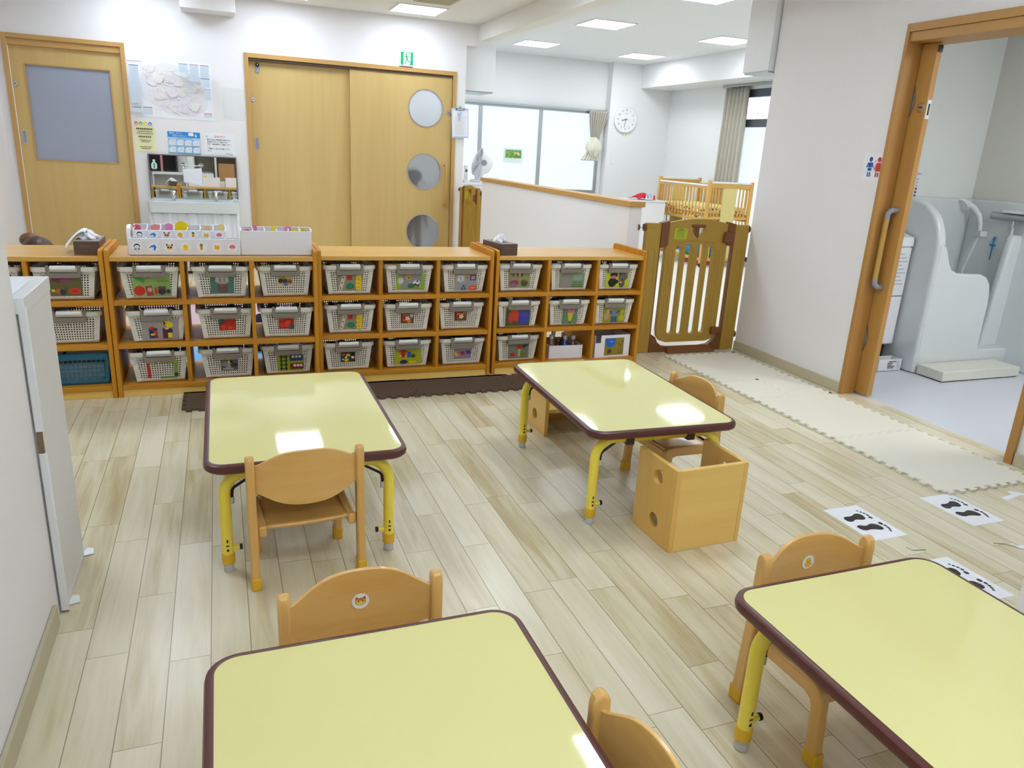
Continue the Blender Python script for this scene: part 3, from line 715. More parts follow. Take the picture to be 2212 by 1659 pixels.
dup(su, (UX[3], UY[3], 0), 0, 'rightmost low toy shelf, next to the half-height wall, holding bottles below', SG)

# ------------------------------------------------------------------ baskets
BW0, BW1, BD0, BD1, BH = 0.116, 0.137, 0.175, 0.190, 0.165   # half widths and half depths at bottom and top
def basket_body():
    m = MB()
    def wall(fn, n_c, n_r, u_m, v0, v1):
        us = [0.0] + [u_m + (1 - 2 * u_m) * (i + o) / n_c for i in range(n_c) for o in (0.24, 0.76)] + [1.0]
        vs_ = [0.0] + [v0 + (v1 - v0) * (i + o) / n_r for i in range(n_r) for o in (0.22, 0.78)] + [1.0]
        P = [fn(u, v) for v in vs_ for u in us]; nu = len(us); fs = []
        for j in range(len(vs_) - 1):
            for i in range(nu - 1):
                if i % 2 == 1 and j % 2 == 1: continue
                fs.append((j * nu + i, j * nu + i + 1, (j + 1) * nu + i + 1, (j + 1) * nu + i))
        m.add(P, fs, M_BASK)
    hw = lambda v: BW0 + (BW1 - BW0) * v
    hd = lambda v: BD0 + (BD1 - BD0) * v
    for s in (-1, 1):
        wall(lambda u, v: ((2 * u - 1) * hw(v), s * hd(v), 0.004 + v * (BH - 0.004)), 17, 9, 0.09, 0.09, 0.80)
        wall(lambda u, v: (s * hw(v), (2 * u - 1) * hd(v), 0.004 + v * (BH - 0.004)), 24, 9, 0.07, 0.09, 0.80)
    m.add([(-BW0, -BD0, 0.004), (BW0, -BD0, 0.004), (BW0, BD0, 0.004), (-BW0, BD0, 0.004)], [(0, 1, 2, 3)], M_BASK)
    return m
def basket_rim():
    m = MB()
    path = rrect(-BW1, BW1, -BD1, BD1, 0.02, 5); n = len(path)
    prof = [(-0.001, BH - 0.002), (-0.001, BH + 0.003), (0.006, BH + 0.005), (0.012, BH + 0.002), (0.013, BH - 0.010), (0.011, BH - 0.018), (0.009, BH - 0.010), (0.007, BH - 0.003)]
    vs = []; k = len(prof)
    for i, p in enumerate(path):
        a = Vector(path[i - 1]); b = Vector(path[(i + 1) % n]); d = (b - a).normalized(); nn = Vector((d.y, -d.x))
        drop = 0.006 * (1 - min(1, abs(p[0]) / BW1) ** 2)
        for u, z in prof: vs.append((p[0] + nn.x * u, p[1] + nn.y * u, z - (drop if z < BH else 0)))
    fs = [(i * k + j, i * k + (j + 1) % k, ((i + 1) % n) * k + (j + 1) % k, ((i + 1) % n) * k + j) for i in range(n) for j in range(k)]
    for sx in (-1, 1):      # small ribs below the rim
        for sy in (-1, 1): m.box(sx * 0.100 - 0.001, sx * 0.100 + 0.001, sy * (BD1 + 0.004) - 0.004, sy * (BD1 + 0.004) + 0.004, BH - 0.036, BH - 0.012, M_BASK)
    return m.add(vs, fs, M_BASK)
def fronty(z): return -(BD0 + (BD1 - BD0) * z / BH)
def make_basket():
    t = thing('storage_basket', '', 'basket', group='white perforated toy baskets')
    b = basket_body().build('body', t, solid=0.0025, weld=True); basket_rim().build('rim', t)
    for s in (1, -1):
        X = Matrix.Scale(s, 4, (0, 1, 0))
        m = MB(); y = -BD1 - 0.006
        m.prism([(-0.076, 0.178), (-0.062, 0.178), (-0.060, 0.142), (0.060, 0.142), (0.062, 0.178), (0.076, 0.178), (0.076, 0.122), (0.068, 0.116), (-0.068, 0.116), (-0.076, 0.122)], 'y', y - 0.012, y + 0.006, M_LATCH, X=X)
        m.prism(rect(-0.062, 0.062, 0.128, 0.143), 'y', y - 0.006, y + 0.004, mat('taupe_inset', (112, 102, 92), 0.5, nscale=20), X=X)
        m.build('latch', t, bevel=0.002)
        MB().tube([(-0.056, s * (y - 0.009), 0.166), (0.056, s * (y - 0.009), 0.166)], 0.0125, M_GRIP, 14).build('grip', t, bevel=0.002)
    return t
CARD_MB = {}
def card(par, spec):
    cx, cz, w, h, bg, shapes = spec
    m = MB(); y0 = lambda z: fronty(z) - 0.0022
    a = Art(m, lambda u, v, l: (cx + (u - 0.5) * w, y0(cz + (v - 0.5) * h) - l, cz + (v - 0.5) * h), 0.00035)
    if bg: a.rect(0, 1, 0, 1, bg)
    for s in shapes:
        k = s[0]
        if k == 'e': a.ell(s[1], s[2], s[3], s[4], s[5], 18, s[6] if len(s) > 6 else 0)
        elif k == 'r': a.rot(s[1], s[2], s[3], s[4], s[5], s[6])
        elif k == 'p': a.poly(s[1], s[2])
        elif k == 't': a.text(s[1], s[2], s[3], s[4], s[5], 'c')
    m.build('picture_card', par)
def blobs(seed, cols, n, lo=0.05, hi=0.12, sq=False):
    r = random.Random(seed); out = []
    for i in range(n):
        x, y = r.uniform(hi, 1 - hi), r.uniform(hi, 1 - hi); c = r.choice(cols); q = r.uniform(lo, hi)
        out.append(('r', x, y, q * 2, q * 2.2, r.uniform(0, 3), c) if sq else ('e', x, y, q, q * r.uniform(0.8, 1.4), c, r.uniform(0, 3)))
    return out
def flower(x, y, r, c, c2):
    return [('e', x + r * math.cos(a), y + r * 1.3 * math.sin(a), r * 0.55, r * 0.7, c) for a in [2 * PI * i / 5 for i in range(5)]] + [('e', x, y, r * 0.45, r * 0.6, c2)]
RED, GRN, YEL, BLU, DKG, WHT, BLK = (206, 44, 36), (70, 130, 66), (232, 196, 40), (44, 74, 150), (54, 60, 56), (230, 228, 226), (34, 32, 34)
BLOCKS = [('p', [(.06, .02), (.2, .02), (.36, .95), (.2, .95)], (206, 196, 182)), ('r', .13, .15, .04, .1, 0, (70, 60, 54)), ('r', .2, .5, .04, .1, 0, (70, 60, 54)), ('r', .26, .82, .04, .1, 0, (70, 60, 54)), ('r', .49, .8, .2, .3, 0, RED), ('r', .49, .8, .12, .05, 0, (150, 30, 34)), ('e', .52, .28, .16, .2, (38, 126, 86)), ('r', .52, .28, .34, .08, .6, (38, 126, 86)), ('r', .52, .28, .34, .08, -.6, (38, 126, 86)), ('r', .86, .5, .22, .98, 0, YEL), ('r', .74, .3, .05, .1, 0, YEL), ('r', .74, .6, .05, .1, 0, YEL), ('r', .85, .2, .04, .06, 0, (150, 120, 20)), ('r', .85, .45, .04, .06, 0, (150, 120, 20)), ('r', .85, .7, .04, .06, 0, (150, 120, 20))]
FLOW = blobs(3, [RED, (52, 88, 44), (150, 40, 30), (214, 96, 40)], 16, .1, .2) + flower(.5, .5, .12, WHT, YEL) + flower(.8, .82, .1, (226, 190, 184), WHT) + flower(.62, .25, .1, (230, 170, 60), RED)
REDP = blobs(5, [(214, 52, 36), (196, 40, 30), (228, 70, 48)], 20, .1, .18)
SPEC = {
 (0, 2, 0): ('topmost basket with dim purple and orange toy picture, below the left tissue box', (0.0, .072, .142, .098, (112, 106, 60), [('e', .38, .84, .3, .14, (120, 60, 96)), ('e', .52, .78, .2, .1, (150, 84, 120)), ('r', .5, .5, .95, .015, 0, (90, 84, 50)), ('r', .1, .28, .1, .13, 0, YEL), ('e', .25, .25, .08, .12, (200, 96, 60)), ('e', .4, .2, .1, .16, (60, 54, 70)), ('e', .5, .36, .06, .12, (90, 90, 66)), ('e', .77, .25, .2, .17, (206, 64, 36)), ('e', .77, .25, .1, .07, (176, 50, 30))])),
 (1, 0, 0): ('top left basket under the penguin sticker, picture of red tomato and green food', (0.005, .073, .178, .118, (142, 176, 98), [('e', .17, .26, .15, .22, RED), ('e', .42, .93, .1, .12, RED), ('p', [(.02, .88), (.28, .6), (.34, .75), (.2, .9)], (70, 160, 50)), ('r', .43, .25, .18, .44, .1, (170, 60, 70)), ('e', .44, .3, .06, .1, (214, 150, 150)), ('e', .6, .25, .04, .17, (186, 60, 40)), ('r', .76, .3, .2, .3, 0, (96, 70, 60)), ('e', .76, .2, .1, .13, (50, 40, 54)), ('e', .93, .22, .06, .1, (40, 60, 60)), ('r', .8, .68, .3, .08, 0, (124, 150, 60))])),
 (1, 1, 0): ('top middle basket of the sticker carton shelf, picture of a silver cooking pot', (0.004, .072, .118, .096, (76, 118, 108), [('r', .52, .38, .44, .5, 0, (104, 82, 76)), ('e', .52, .14, .22, .1, (104, 82, 76)), ('e', .52, .62, .24, .09, (168, 160, 156)), ('r', .5, .77, .56, .26, 0, (184, 182, 180)), ('e', .5, .9, .28, .07, (206, 204, 202)), ('r', .42, .77, .06, .24, 0, (120, 116, 114)), ('r', .6, .77, .05, .24, 0, (130, 124, 122)), ('e', .52, .45, .12, .05, (150, 90, 80))])),
 (1, 2, 0): ('top right basket of the sticker carton shelf, small picture of gold and dark marbles', (0.0, .092, .082, .062, (196, 182, 140), blobs(8, [(150, 128, 50), (178, 150, 70), (120, 100, 40)], 8, .12, .2) + [('e', .2, .45, .16, .2, (44, 46, 54)), ('e', .48, .42, .16, .2, (56, 60, 76)), ('e', .8, .36, .14, .18, (150, 80, 50)), ('e', .52, .14, .15, .14, (90, 110, 160)), ('e', .12, .1, .09, .08, YEL)])),
 (1, 0, 1): ('middle row basket with grey picture of yellow, red and blue pegs', (0.012, .066, .176, .11, (166, 158, 156), [('r', .68, .83, .22, .28, 0, (236, 210, 30)), ('e', .76, .72, .1, .14, (236, 210, 30)), ('p', [(.58, .95), (.6, .66), (.66, .8)], (60, 56, 40)), ('r', .3, .33, .22, .5, 0, (44, 62, 106)), ('e', .27, .58, .06, .08, RED), ('r', .36, .4, .1, .12, .3, RED), ('r', .3, .26, .14, .1, .2, YEL), ('r', .38, .18, .08, .18, .2, (150, 40, 40)), ('r', .68, .3, .24, .5, 0, (88, 44, 58)), ('r', .75, .42, .16, .2, 0, (40, 46, 96)), ('r', .76, .2, .12, .26, 0, (226, 200, 50)), ('e', .68, .56, .06, .07, YEL)])),
 (1, 1, 1): ('middle basket of the sticker carton shelf, dark red picture with a green corner', (0.006, .078, .084, .062, (176, 48, 36), REDP + [('p', [(0, 1), (0, .5), (.3, .7), (.35, 1)], (50, 84, 80))])),
 (1, 2, 1): ('middle row basket under the marble basket, red clay picture', (-0.002, .078, .082, .060, (190, 52, 38), REDP[::-1] + [('p', [(1, 0), (1, .45), (.74, .5), (.62, 0)], (54, 80, 84))])),
 (1, 0, 2): ('bottom left basket of the sticker carton shelf, red ruler and green scrap round its holes', (0.012, .066, .150, .098, None, [('p', [(0, .06), (.1, .06), (.12, .5), (.07, .92), (0, .92)], (196, 50, 36)), ('r', .72, .95, .56, .1, 0, (180, 196, 40)), ('r', .93, .5, .14, .84, 0, (136, 164, 70)), ('e', .93, .2, .07, .12, (54, 74, 40)), ('r', .68, .06, .56, .1, 0, (112, 146, 70)), ('e', .3, .96, .05, .05, (150, 110, 50))])),
 (1, 1, 2): ('bottom middle basket of the sticker carton shelf, grey picture with a yellow tip', (0.006, .074, .088, .062, (104, 100, 98), blobs(12, [(60, 60, 60), (140, 138, 140), (84, 84, 86), (170, 168, 170)], 12, .07, .18, True) + [('e', .47, .78, .07, .16, (220, 206, 50)), ('r', .42, .16, .6, .1, -.05, (196, 190, 192))])),
 (1, 2, 2): ('bottom right basket of the sticker carton shelf, picture of toy rail and two trains', (0.012, .066, .142, .098, (146, 168, 36), [('r', .15, .5, .05, .92, 0, BLK), ('r', .33, .5, .05, .92, 0, BLK)] + [('r', .24, .14 + .24 * i, .3, .06, 0, BLK) for i in range(4)] + [('r', .72, .78, .52, .36, .02, (52, 62, 112)), ('r', .6, .86, .09, .12, 0, WHT), ('r', .73, .86, .09, .12, 0, WHT), ('r', .86, .86, .09, .12, 0, WHT), ('r', .74, .28, .52, .36, .02, (132, 30, 46)), ('r', .66, .32, .1, .14, 0, WHT), ('r', .79, .32, .1, .14, 0, WHT), ('r', .91, .32, .09, .14, 0, WHT)])),
 (2, 0, 0): ('upper of two baskets with the same white, red, green and yellow block picture', (0.0, .070, .142, .090, (150, 142, 118), BLOCKS)),
 (2, 1, 0): ('basket with green bordered picture of a toy dog and a police car', (0.012, .072, .166, .098, (150, 178, 40), [('r', .52, .52, .74, .96, 0, (140, 138, 146)), ('e', .14, .55, .1, .2, (196, 200, 196)), ('e', .4, .72, .09, .12, (216, 168, 50)), ('p', [(.33, .78), (.34, .96), (.42, .84)], (216, 168, 50)), ('p', [(.5, .78), (.5, .96), (.42, .84)], (216, 168, 50)), ('e', .42, .72, .03, .04, BLK), ('r', .7, .42, .24, .18, -.25, WHT), ('r', .72, .52, .14, .12, -.25, WHT), ('r', .73, .52, .08, .08, -.25, (40, 46, 80)), ('e', .66, .32, .05, .06, BLK), ('e', .78, .28, .05, .06, BLK), ('e', .52, .24, .12, .14, (60, 110, 50)), ('e', .88, .2, .1, .16, (150, 176, 50))])),
 (2, 2, 0): ('basket with grey picture of a hexagon, square, triangle and rectangle', (0.008, .066, .140, .100, (150, 150, 158), [('p', [(.27 + .27 * math.cos(a), .72 + .34 * math.sin(a)) for a in [PI / 6 + PI / 3 * i for i in range(6)]], (192, 150, 54)), ('p', [(.27 + .22 * math.cos(a), .72 + .28 * math.sin(a)) for a in [PI / 6 + PI / 3 * i for i in range(6)]], (170, 172, 186)), ('r', .28, .72, .26, .3, 0, (206, 212, 226)), ('t', '5', .27, .62, .24, (24, 24, 70)), ('r', .83, .76, .28, .34, 0, (98, 66, 68)), ('r', .83, .76, .16, .2, 0, (172, 164, 168)), ('p', [(.28, .02), (.54, .02), (.43, .36)], (36, 84, 116)), ('p', [(.36, .08), (.47, .08), (.43, .22)], (150, 150, 158)), ('r', .83, .14, .32, .28, 0, (222, 76, 44)), ('r', .83, .14, .18, .1, 0, (240, 130, 100))])),
 (2, 0, 1): ('lower of two baskets with the same white, red, green and yellow block picture', (0.0, .070, .142, .090, (150, 142, 118), BLOCKS)),
 (2, 1, 1): ('middle row basket with a small red and white flower picture, left of its twin', (-0.002, .080, .078, .058, (90, 70, 44), FLOW)),
 (2, 2, 1): ('middle row basket with small flower picture and worn yellowish holes', (0.0, .084, .078, .056, (96, 74, 44), FLOW[::-1] + flower(.5, .5, .12, WHT, YEL))),
 (2, 0, 2): ('bottom row basket with a small picture of multicoloured little bricks', (-0.002, .080, .084, .060, (52, 62, 44), blobs(21, [YEL, RED, BLU, WHT, (46, 84, 40), (30, 36, 30), (200, 120, 50)], 26, .06, .11, True))),
 (2, 1, 2): ('bottom row basket with lime picture of a red robot toy and blue blocks', (0.004, .070, .168, .104, (172, 176, 46), [('r', .33, .66, .16, .46, 0, RED), ('e', .33, .94, .09, .1, RED), ('r', .22, .78, .1, .1, .4, RED), ('r', .44, .78, .1, .1, -.4, RED), ('e', .24, .52, .04, .06, YEL), ('e', .42, .5, .04, .06, YEL), ('r', .55, .6, .12, .36, 0, (48, 84, 176)), ('r', .7, .5, .13, .2, 0, (46, 98, 40)), ('e', .36, .15, .14, .13, (36, 40, 70)), ('r', .68, .13, .22, .18, 0, (228, 196, 30)), ('r', .36, .12, .2, .04, 0, (90, 96, 130))])),
 (2, 2, 2): ('bottom row basket with picture of yellow, crimson and purple bricks', (0.004, .070, .112, .064, (142, 130, 148), [('r', .15, .42, .22, .36, .5, (222, 172, 50)), ('e', .1, .62, .08, .14, (222, 172, 50)), ('r', .5, .56, .24, .34, .5, (156, 50, 84)), ('r', .83, .64, .24, .34, .5, (76, 54, 130))])),
 (3, 0, 0): ('top basket beside the right tissue box, dim picture of sweets and fruit', (-0.002, .072, .138, .090, (146, 146, 96), [('r', .4, .88, .46, .22, 0, (116, 66, 50)), ('r', .3, .86, .08, .16, 0, (206, 180, 150)), ('r', .5, .88, .08, .16, 0, (226, 220, 214)), ('r', .62, .86, .06, .16, 0, (60, 44, 40)), ('e', .26, .3, .22, .2, (130, 70, 110)), ('e', .2, .14, .14, .12, (150, 100, 130)), ('e', .34, .4, .1, .1, (160, 60, 60)), ('e', .74, .3, .17, .24, (76, 78, 46)), ('e', .76, .46, .06, .1, (120, 120, 70))])),
 (3, 1, 0): ('top basket with a pale green picture of folded cloths', (0.016, .068, .170, .098, (128, 150, 110), [('p', [(.02, .0), (.44, .02), (.46, .95), (.12, .95)], (146, 136, 134)), ('r', .72, .66, .36, .34, 0, (140, 160, 156)), ('r', .72, .34, .42, .06, 0, (84, 124, 70)), ('r', .72, .2, .46, .08, 0, (92, 132, 76)), ('r', .72, .08, .46, .05, 0, (74, 110, 64))])),
 (3, 2, 0): ('top basket at the right end, lime picture of black hand puppets', (0.004, .074, .164, .116, (190, 204, 36), [('e', .3, .3, .18, .28, BLK), ('e', .34, .72, .16, .2, BLK), ('e', .26, .9, .06, .08, BLK), ('e', .46, .92, .06, .08, BLK), ('e', .33, .6, .12, .09, (214, 100, 130)), ('e', .16, .3, .06, .1, BLK), ('e', .48, .34, .08, .12, BLK), ('e', .74, .62, .2, .24, (96, 94, 96)), ('e', .72, .26, .12, .26, (84, 82, 86)), ('e', .6, .84, .06, .12, (70, 68, 70)), ('e', .86, .84, .06, .12, (110, 108, 110)), ('e', .66, .3, .04, .05, YEL), ('e', .78, .3, .05, .05, RED)])),
 (3, 0, 1): ('middle row basket with picture of an orange and a blue bag', (0.0, .068, .164, .116, (76, 86, 54), [('e', .32, .5, .22, .42, (200, 66, 36)), ('r', .34, .7, .36, .4, 0, (206, 72, 38)), ('e', .74, .48, .22, .44, (60, 64, 170)), ('r', .74, .7, .4, .4, 0, (66, 70, 178)), ('e', .78, .62, .05, .07, (130, 40, 110)), ('e', .36, .2, .12, .12, (120, 60, 46))])),
 (3, 1, 1): ('middle row basket with picture of a pink ice cream cone', (0.012, .068, .106, .112, (104, 132, 98), [('p', [(.34, .66), (.74, .66), (.56, .06), (.48, .06)], (204, 190, 50)), ('r', .54, .72, .42, .12, 0, (222, 100, 150)), ('e', .46, .82, .13, .1, (222, 110, 156)), ('e', .62, .82, .13, .1, (226, 120, 162)), ('e', .55, .9, .11, .08, (226, 120, 162)), ('e', .58, .85, .05, .04, (90, 40, 50)), ('e', .52, .1, .06, .08, (60, 90, 50))])),
 (3, 2, 1): ('middle row basket at the right end, olive picture of doll clothes', (0.008, .066, .160, .108, (156, 146, 42), [('e', .18, .38, .1, .22, (190, 150, 120)), ('e', .24, .7, .08, .12, (196, 160, 130)), ('r', .5, .58, .26, .4, 0, (104, 130, 166)), ('r', .34, .66, .1, .2, .4, (60, 84, 110)), ('r', .66, .66, .1, .2, -.4, (60, 84, 110)), ('r', .44, .2, .12, .36, 0, (38, 92, 126)), ('r', .58, .2, .12, .36, 0, (38, 92, 126)), ('e', .84, .28, .13, .22, (186, 180, 36)), ('e', .86, .66, .1, .18, (176, 168, 60))])),
 (3, 0, 2): ('bottom row basket at the right shelf, grey picture of red toy fruit and a hammer', (0.008, .066, .140, .100, (120, 126, 112), [('r', .2, .72, .3, .22, 0, (132, 126, 124)), ('p', [(.72, .66), (1, .92), (.98, 1), (.66, .86)], (58, 56, 54)), ('e', .54, .76, .13, .15, (196, 50, 56)), ('e', .22, .26, .12, .15, (184, 44, 60)), ('r', .54, .34, .1, .44, 0, (186, 190, 50)), ('e', .78, .22, .13, .15, (122, 124, 46)), ('e', .54, .56, .08, .06, (206, 196, 60))])),
}
WN = {}
proto = None; BG = 'white perforated toy baskets'
ZS = [0.5165, 0.2885, 0.0665]
rb = random.Random(4)
def cell_center(u, c): return UX[u] + (0.022 + 0.343, 0.364 + 0.683, 0.704 + 1.014)[c] / 2
# (unit, column, row): sideways shift, depth shift, turn; the rest sit at the middle
SHIFT = {(0,2,0): (-.005, .0, 0), (1,0,0): (.012, 0, 1), (1,1,0): (.012, 0, 1), (1,2,0): (.008, .01, 0), (1,0,1): (.024, 0, 2), (1,1,1): (.024, .01, 1), (1,2,1): (.010, 0, -1), (1,0,2): (.018, 0, 2), (1,1,2): (.022, .012, 1), (1,2,2): (.006, .03, 1)}
extra = [(0, 1, 0, 'top basket barely showing past the white wall, left end of the shelves'), (0, 2, 1, 'middle row basket without a picture, above the blue basket')]
order = [(k, v[0], v[1]) for k, v in SPEC.items()] + [((a, b, c), l, None) for a, b, c, l in extra]
base = make_basket()
for i, (k, lab, sp) in enumerate(order):
    u, c, r = k
    dx, dy, rot = SHIFT.get(k, (rb.uniform(-.012, .004), rb.uniform(0, .012), rb.uniform(-1, 1)))
    loc = (cell_center(u, c) + dx, UY[u] + 0.018 + BD1 + 0.01 + dy, ZS[r])
    if i == len(order) - 1: b = base; b.location = loc; b.rotation_euler = (0, 0, math.radians(rot)); b['label'] = lab
    else: b = dup(base, loc, math.radians(rot), lab, BG)
    WN[k] = b
    if sp: card(b, sp)
# the blue basket
t = thing('storage_basket', 'blue slotted basket at the bottom left of the shelves', 'basket', (cell_center(0, 2) + 0.012, UY[0] + 0.225, ZS[2] ))
m = MB()
def bw(fn, n_c, n_r):
    us = [0.0] + [0.06 + 0.88 * (i + o) / n_c for i in range(n_c) for o in (0.08, 0.92)] + [1.0]
    vs_ = [0.0] + [0.10 + 0.72 * (i + o) / n_r for i in range(n_r) for o in (0.06, 0.94)] + [1.0]
    P = [fn(u, v) for v in vs_ for u in us]; nu = len(us)
    m.add(P, [(j * nu + i, j * nu + i + 1, (j + 1) * nu + i + 1, (j + 1) * nu + i) for j in range(len(vs_) - 1) for i in range(nu - 1) if not (i % 2 and j % 2)], M_TEAL)
for s in (-1, 1):
    bw(lambda u, v: ((2 * u - 1) * (0.125 + 0.012 * v), s * (0.17 + 0.01 * v), v * 0.165), 11, 5)
    bw(lambda u, v: (s * (0.125 + 0.012 * v), (2 * u - 1) * (0.17 + 0.01 * v), v * 0.165), 14, 5)
m.add([(-.125, -.17, .001), (.125, -.17, .001), (.125, .17, .001), (-.125, .17, .001)], [(0, 1, 2, 3)], M_TEAL)
m.build('body', t, solid=0.003, weld=True)
p = rrect(-.139, .139, -.182, .182, .02, 5)
MB().tube([(x, y, 0.165) for x, y in p], 0.005, M_TEAL, 8, closed=True).build('rim', t)
tag(MB().box(-.105, .105, -.135, .12, 0, .105, mat('stored_paper', (150, 176, 190), 0.6, nscale=30)).build('paper_stack', None, bevel=0.003), 'stack of pale paper inside the blue basket', 'paper').location = (cell_center(0, 2) + 0.012, UY[0] + 0.225, ZS[2] + 0.003)
# carton with paint bottles and the picture carton, bottom right shelf
wx, wy, wz = cell_center(3, 1), UY[3] + 0.05, ZS[2]
t = thing('open_carton', 'low white open carton holding capped bottles, bottom of the right shelf', 'carton', (wx + 0.012, wy + 0.12, wz), math.radians(-2))
m = MB(); m.box(-.118, .118, -.115, .115, 0, .002, M_CARTON)
for x0, x1, y0, y1 in ((-.118, .118, -.115, -.112), (-.118, .118, .112, .115), (-.118, -.115, -.112, .112), (.115, .118, -.112, .112)): m.box(x0, x1, y0, y1, .002, .086, M_CARTON)
m.build('body', t)
def bottle(lab, x, y, liquid, z=wz + 0.003, h=0.122):
    t = thing('bottle', lab, 'bottle', (x, y, z), 0, 'bottles in the white carton')
    MB().lathe([(0, 0), (.024, 0), (.026, .004), (.026, .07), (.024, .08), (.012, .098), (.011, h - .01), (0, h - .01)], mat('liquid_' + lab.split()[0], liquid, 0.12, coat=0.6, nscale=20), (0, 0, 0), 18).build('body', t)
    MB().lathe([(.0135, h - .016), (.0145, h - .013), (.0145, h + .008), (.012, h + .011), (0, h + .011)], M_WPLA, (0, 0, 0), 18).build('cap', t)
bottle('blue bottle with white cap at the front of the white carton', wx + .028, wy + .075, (30, 62, 150))
bottle('reddish bottle with white cap at the front right of the white carton', wx + .088, wy + .075, (120, 66, 50))
bottle('clear brown bottle at the back left of the white carton', wx - .06, wy + .10, (150, 120, 84))
bottle('dark bottle with white cap at the back of the white carton', wx + .055, wy + .16, (80, 70, 70))
bottle('orange jar with brown lid at the back of the white carton', wx - .015, wy + .17, (168, 96, 60), h=0.13)
t = thing('picture_carton', 'white carton with a blue pouch picture, bottom of the right end shelf', 'carton', (cell_center(3, 2) + 0.0, UY[3] + 0.15, wz), math.radians(3))
m = MB(); m.box(-.138, .138, -.12, .12, 0, .002, M_CARTON)
for x0, x1, y0, y1, z in ((-.095, .128, -.12, -.117, .150), (-.138, -.095, -.12, -.117, .10), (-.138, .138, .117, .12, .15), (-.138, -.135, -.117, .117, .15), (.125, .128, -.117, .117, .15)): m.box(x0, x1, y0, y1, .002, z, M_CARTON)
m.build('body', t)
m = MB(); a = Art(m, lambda u, v, l: (-.066 + u * .148, -.1203 - l, .012 + v * .118), 0.0003)
a.rect(0, 1, 0, 1, (148, 128, 40)); a.ell(.3, .72, .26, .26, (30, 100, 190)); a.rect(.04, .56, .74, .98, (30, 100, 190)); a.rot(.34, .8, .2, .06, 0, (90, 160, 220))
for s in blobs(31, [(120, 96, 50), (170, 140, 70), (90, 70, 40)], 26, .03, .07): a.ell(.62 + s[1] * .36, s[2] * .9, s[3] * .5, s[4] * .6, s[5], 10, s[6])
a.ell(.26, .26, .09, .12, (80, 70, 40)); m.build('picture_card', t)

# dark toy filling, added so the basket holes look dark
M_TOYFILL = mat('dark_toy_filling', (58, 50, 46), 0.6, nscale=26, namt=0.7)
for i, (k, lab, sp) in enumerate(order):
    b = WN[k]; m = MB(); r = random.Random(i); top = 0.13 if k in ((1, 0, 1), (0, 2, 1), (2, 0, 2), (1, 2, 2)) else 0.15
    def fn(u, v):
        e = min(u, 1 - u, v, 1 - v)
        return ((2 * u - 1) * 0.109, (2 * v - 1) * 0.166, 0.010 + (0 if e == 0 else 1) * (top - 0.045 + 0.028 * math.sin(9 * u + i) * math.cos(8 * v + 2 * i)))
    m.sheet(fn, 10, 12, M_TOYFILL)
    m.add([(-.109, -.166, .010), (.109, -.166, .010), (.109, .166, .010), (-.109, .166, .010)], [(0, 1, 2, 3)], M_TOYFILL)
    o = m.build('toy_filling', None, weld=True, angle=180); o.location = b.location; o.rotation_euler = b.rotation_euler; o['kind'] = 'stuff'
    tag(o, ' '.join(('mixed toys inside the ' + lab).split()[:16]), 'toys', 'dark filling added in the baskets')

# ================================================================== ON TOP OF THE SHELVES
ZT = 0.7405
def tissue_box(label, loc, rz, drape):
    t = thing('tissue_box', label, 'tissue box', loc, rz, 'brown tissue boxes')
    w, d, h = 0.0575, 0.118, 0.066
    MB().box(-w, w, -d, d, 0, h, M_TBOX).build('box', t, bevel=0.0015)
    MB().box(-w + .001, w - .001, -d + .001, d - .001, h, h + .0015, M_TBOXT).build('lid_panel', t)
    m = MB(); Art(m, lambda u, v, l: (u, -d - l, v), .0004).rect(-.035, .012, .042, .0432, (170, 150, 140)); m.build('printed_line', t)
    def fn(u, v):
        a = 2 * PI * u; rr = (0.048 if not drape else 0.055) * (1 - v) ** 0.7 + 0.010 * v
        ru = 1 + 0.25 * math.sin(5 * a + 6 * v) + 0.15 * math.sin(9 * a)
        x, y = rr * ru * math.cos(a) * 0.75, rr * ru * math.sin(a)
        z = h + 0.001 + 0.042 * v ** 0.8 + 0.006 * math.sin(7 * a + 3 * v) * v
        return (x - (0.012 * v if drape else -.006 * v), y, z)
    m = MB().sheet(fn, 40, 8, M_TISSUE)
    if drape:
        def fn2(u, v):
            s = v
            x = -0.005 - 0.105 * s; y = -0.055 + 0.085 * u + .012 * s
            z = h + .036 + .012 * math.sin(PI * u) - 0.105 * max(0, s - .15) ** 1.35 + .006 * math.sin(11 * u + 4 * s)
            return (x, y, max(z, 0.001))
        m.sheet(fn2, 18, 14, M_TISSUE)
    m.build('tissue', t, solid=0.0008)
    return t
tissue_box('brown tissue box with a tissue drooping over its left side, on the leftmost shelf', (-0.638, 4.385, ZT), 0, True)
tissue_box('brown tissue box with a short white tuft, on the rightmost toy shelf', (1.612, 4.415, ZT), math.radians(10), False)

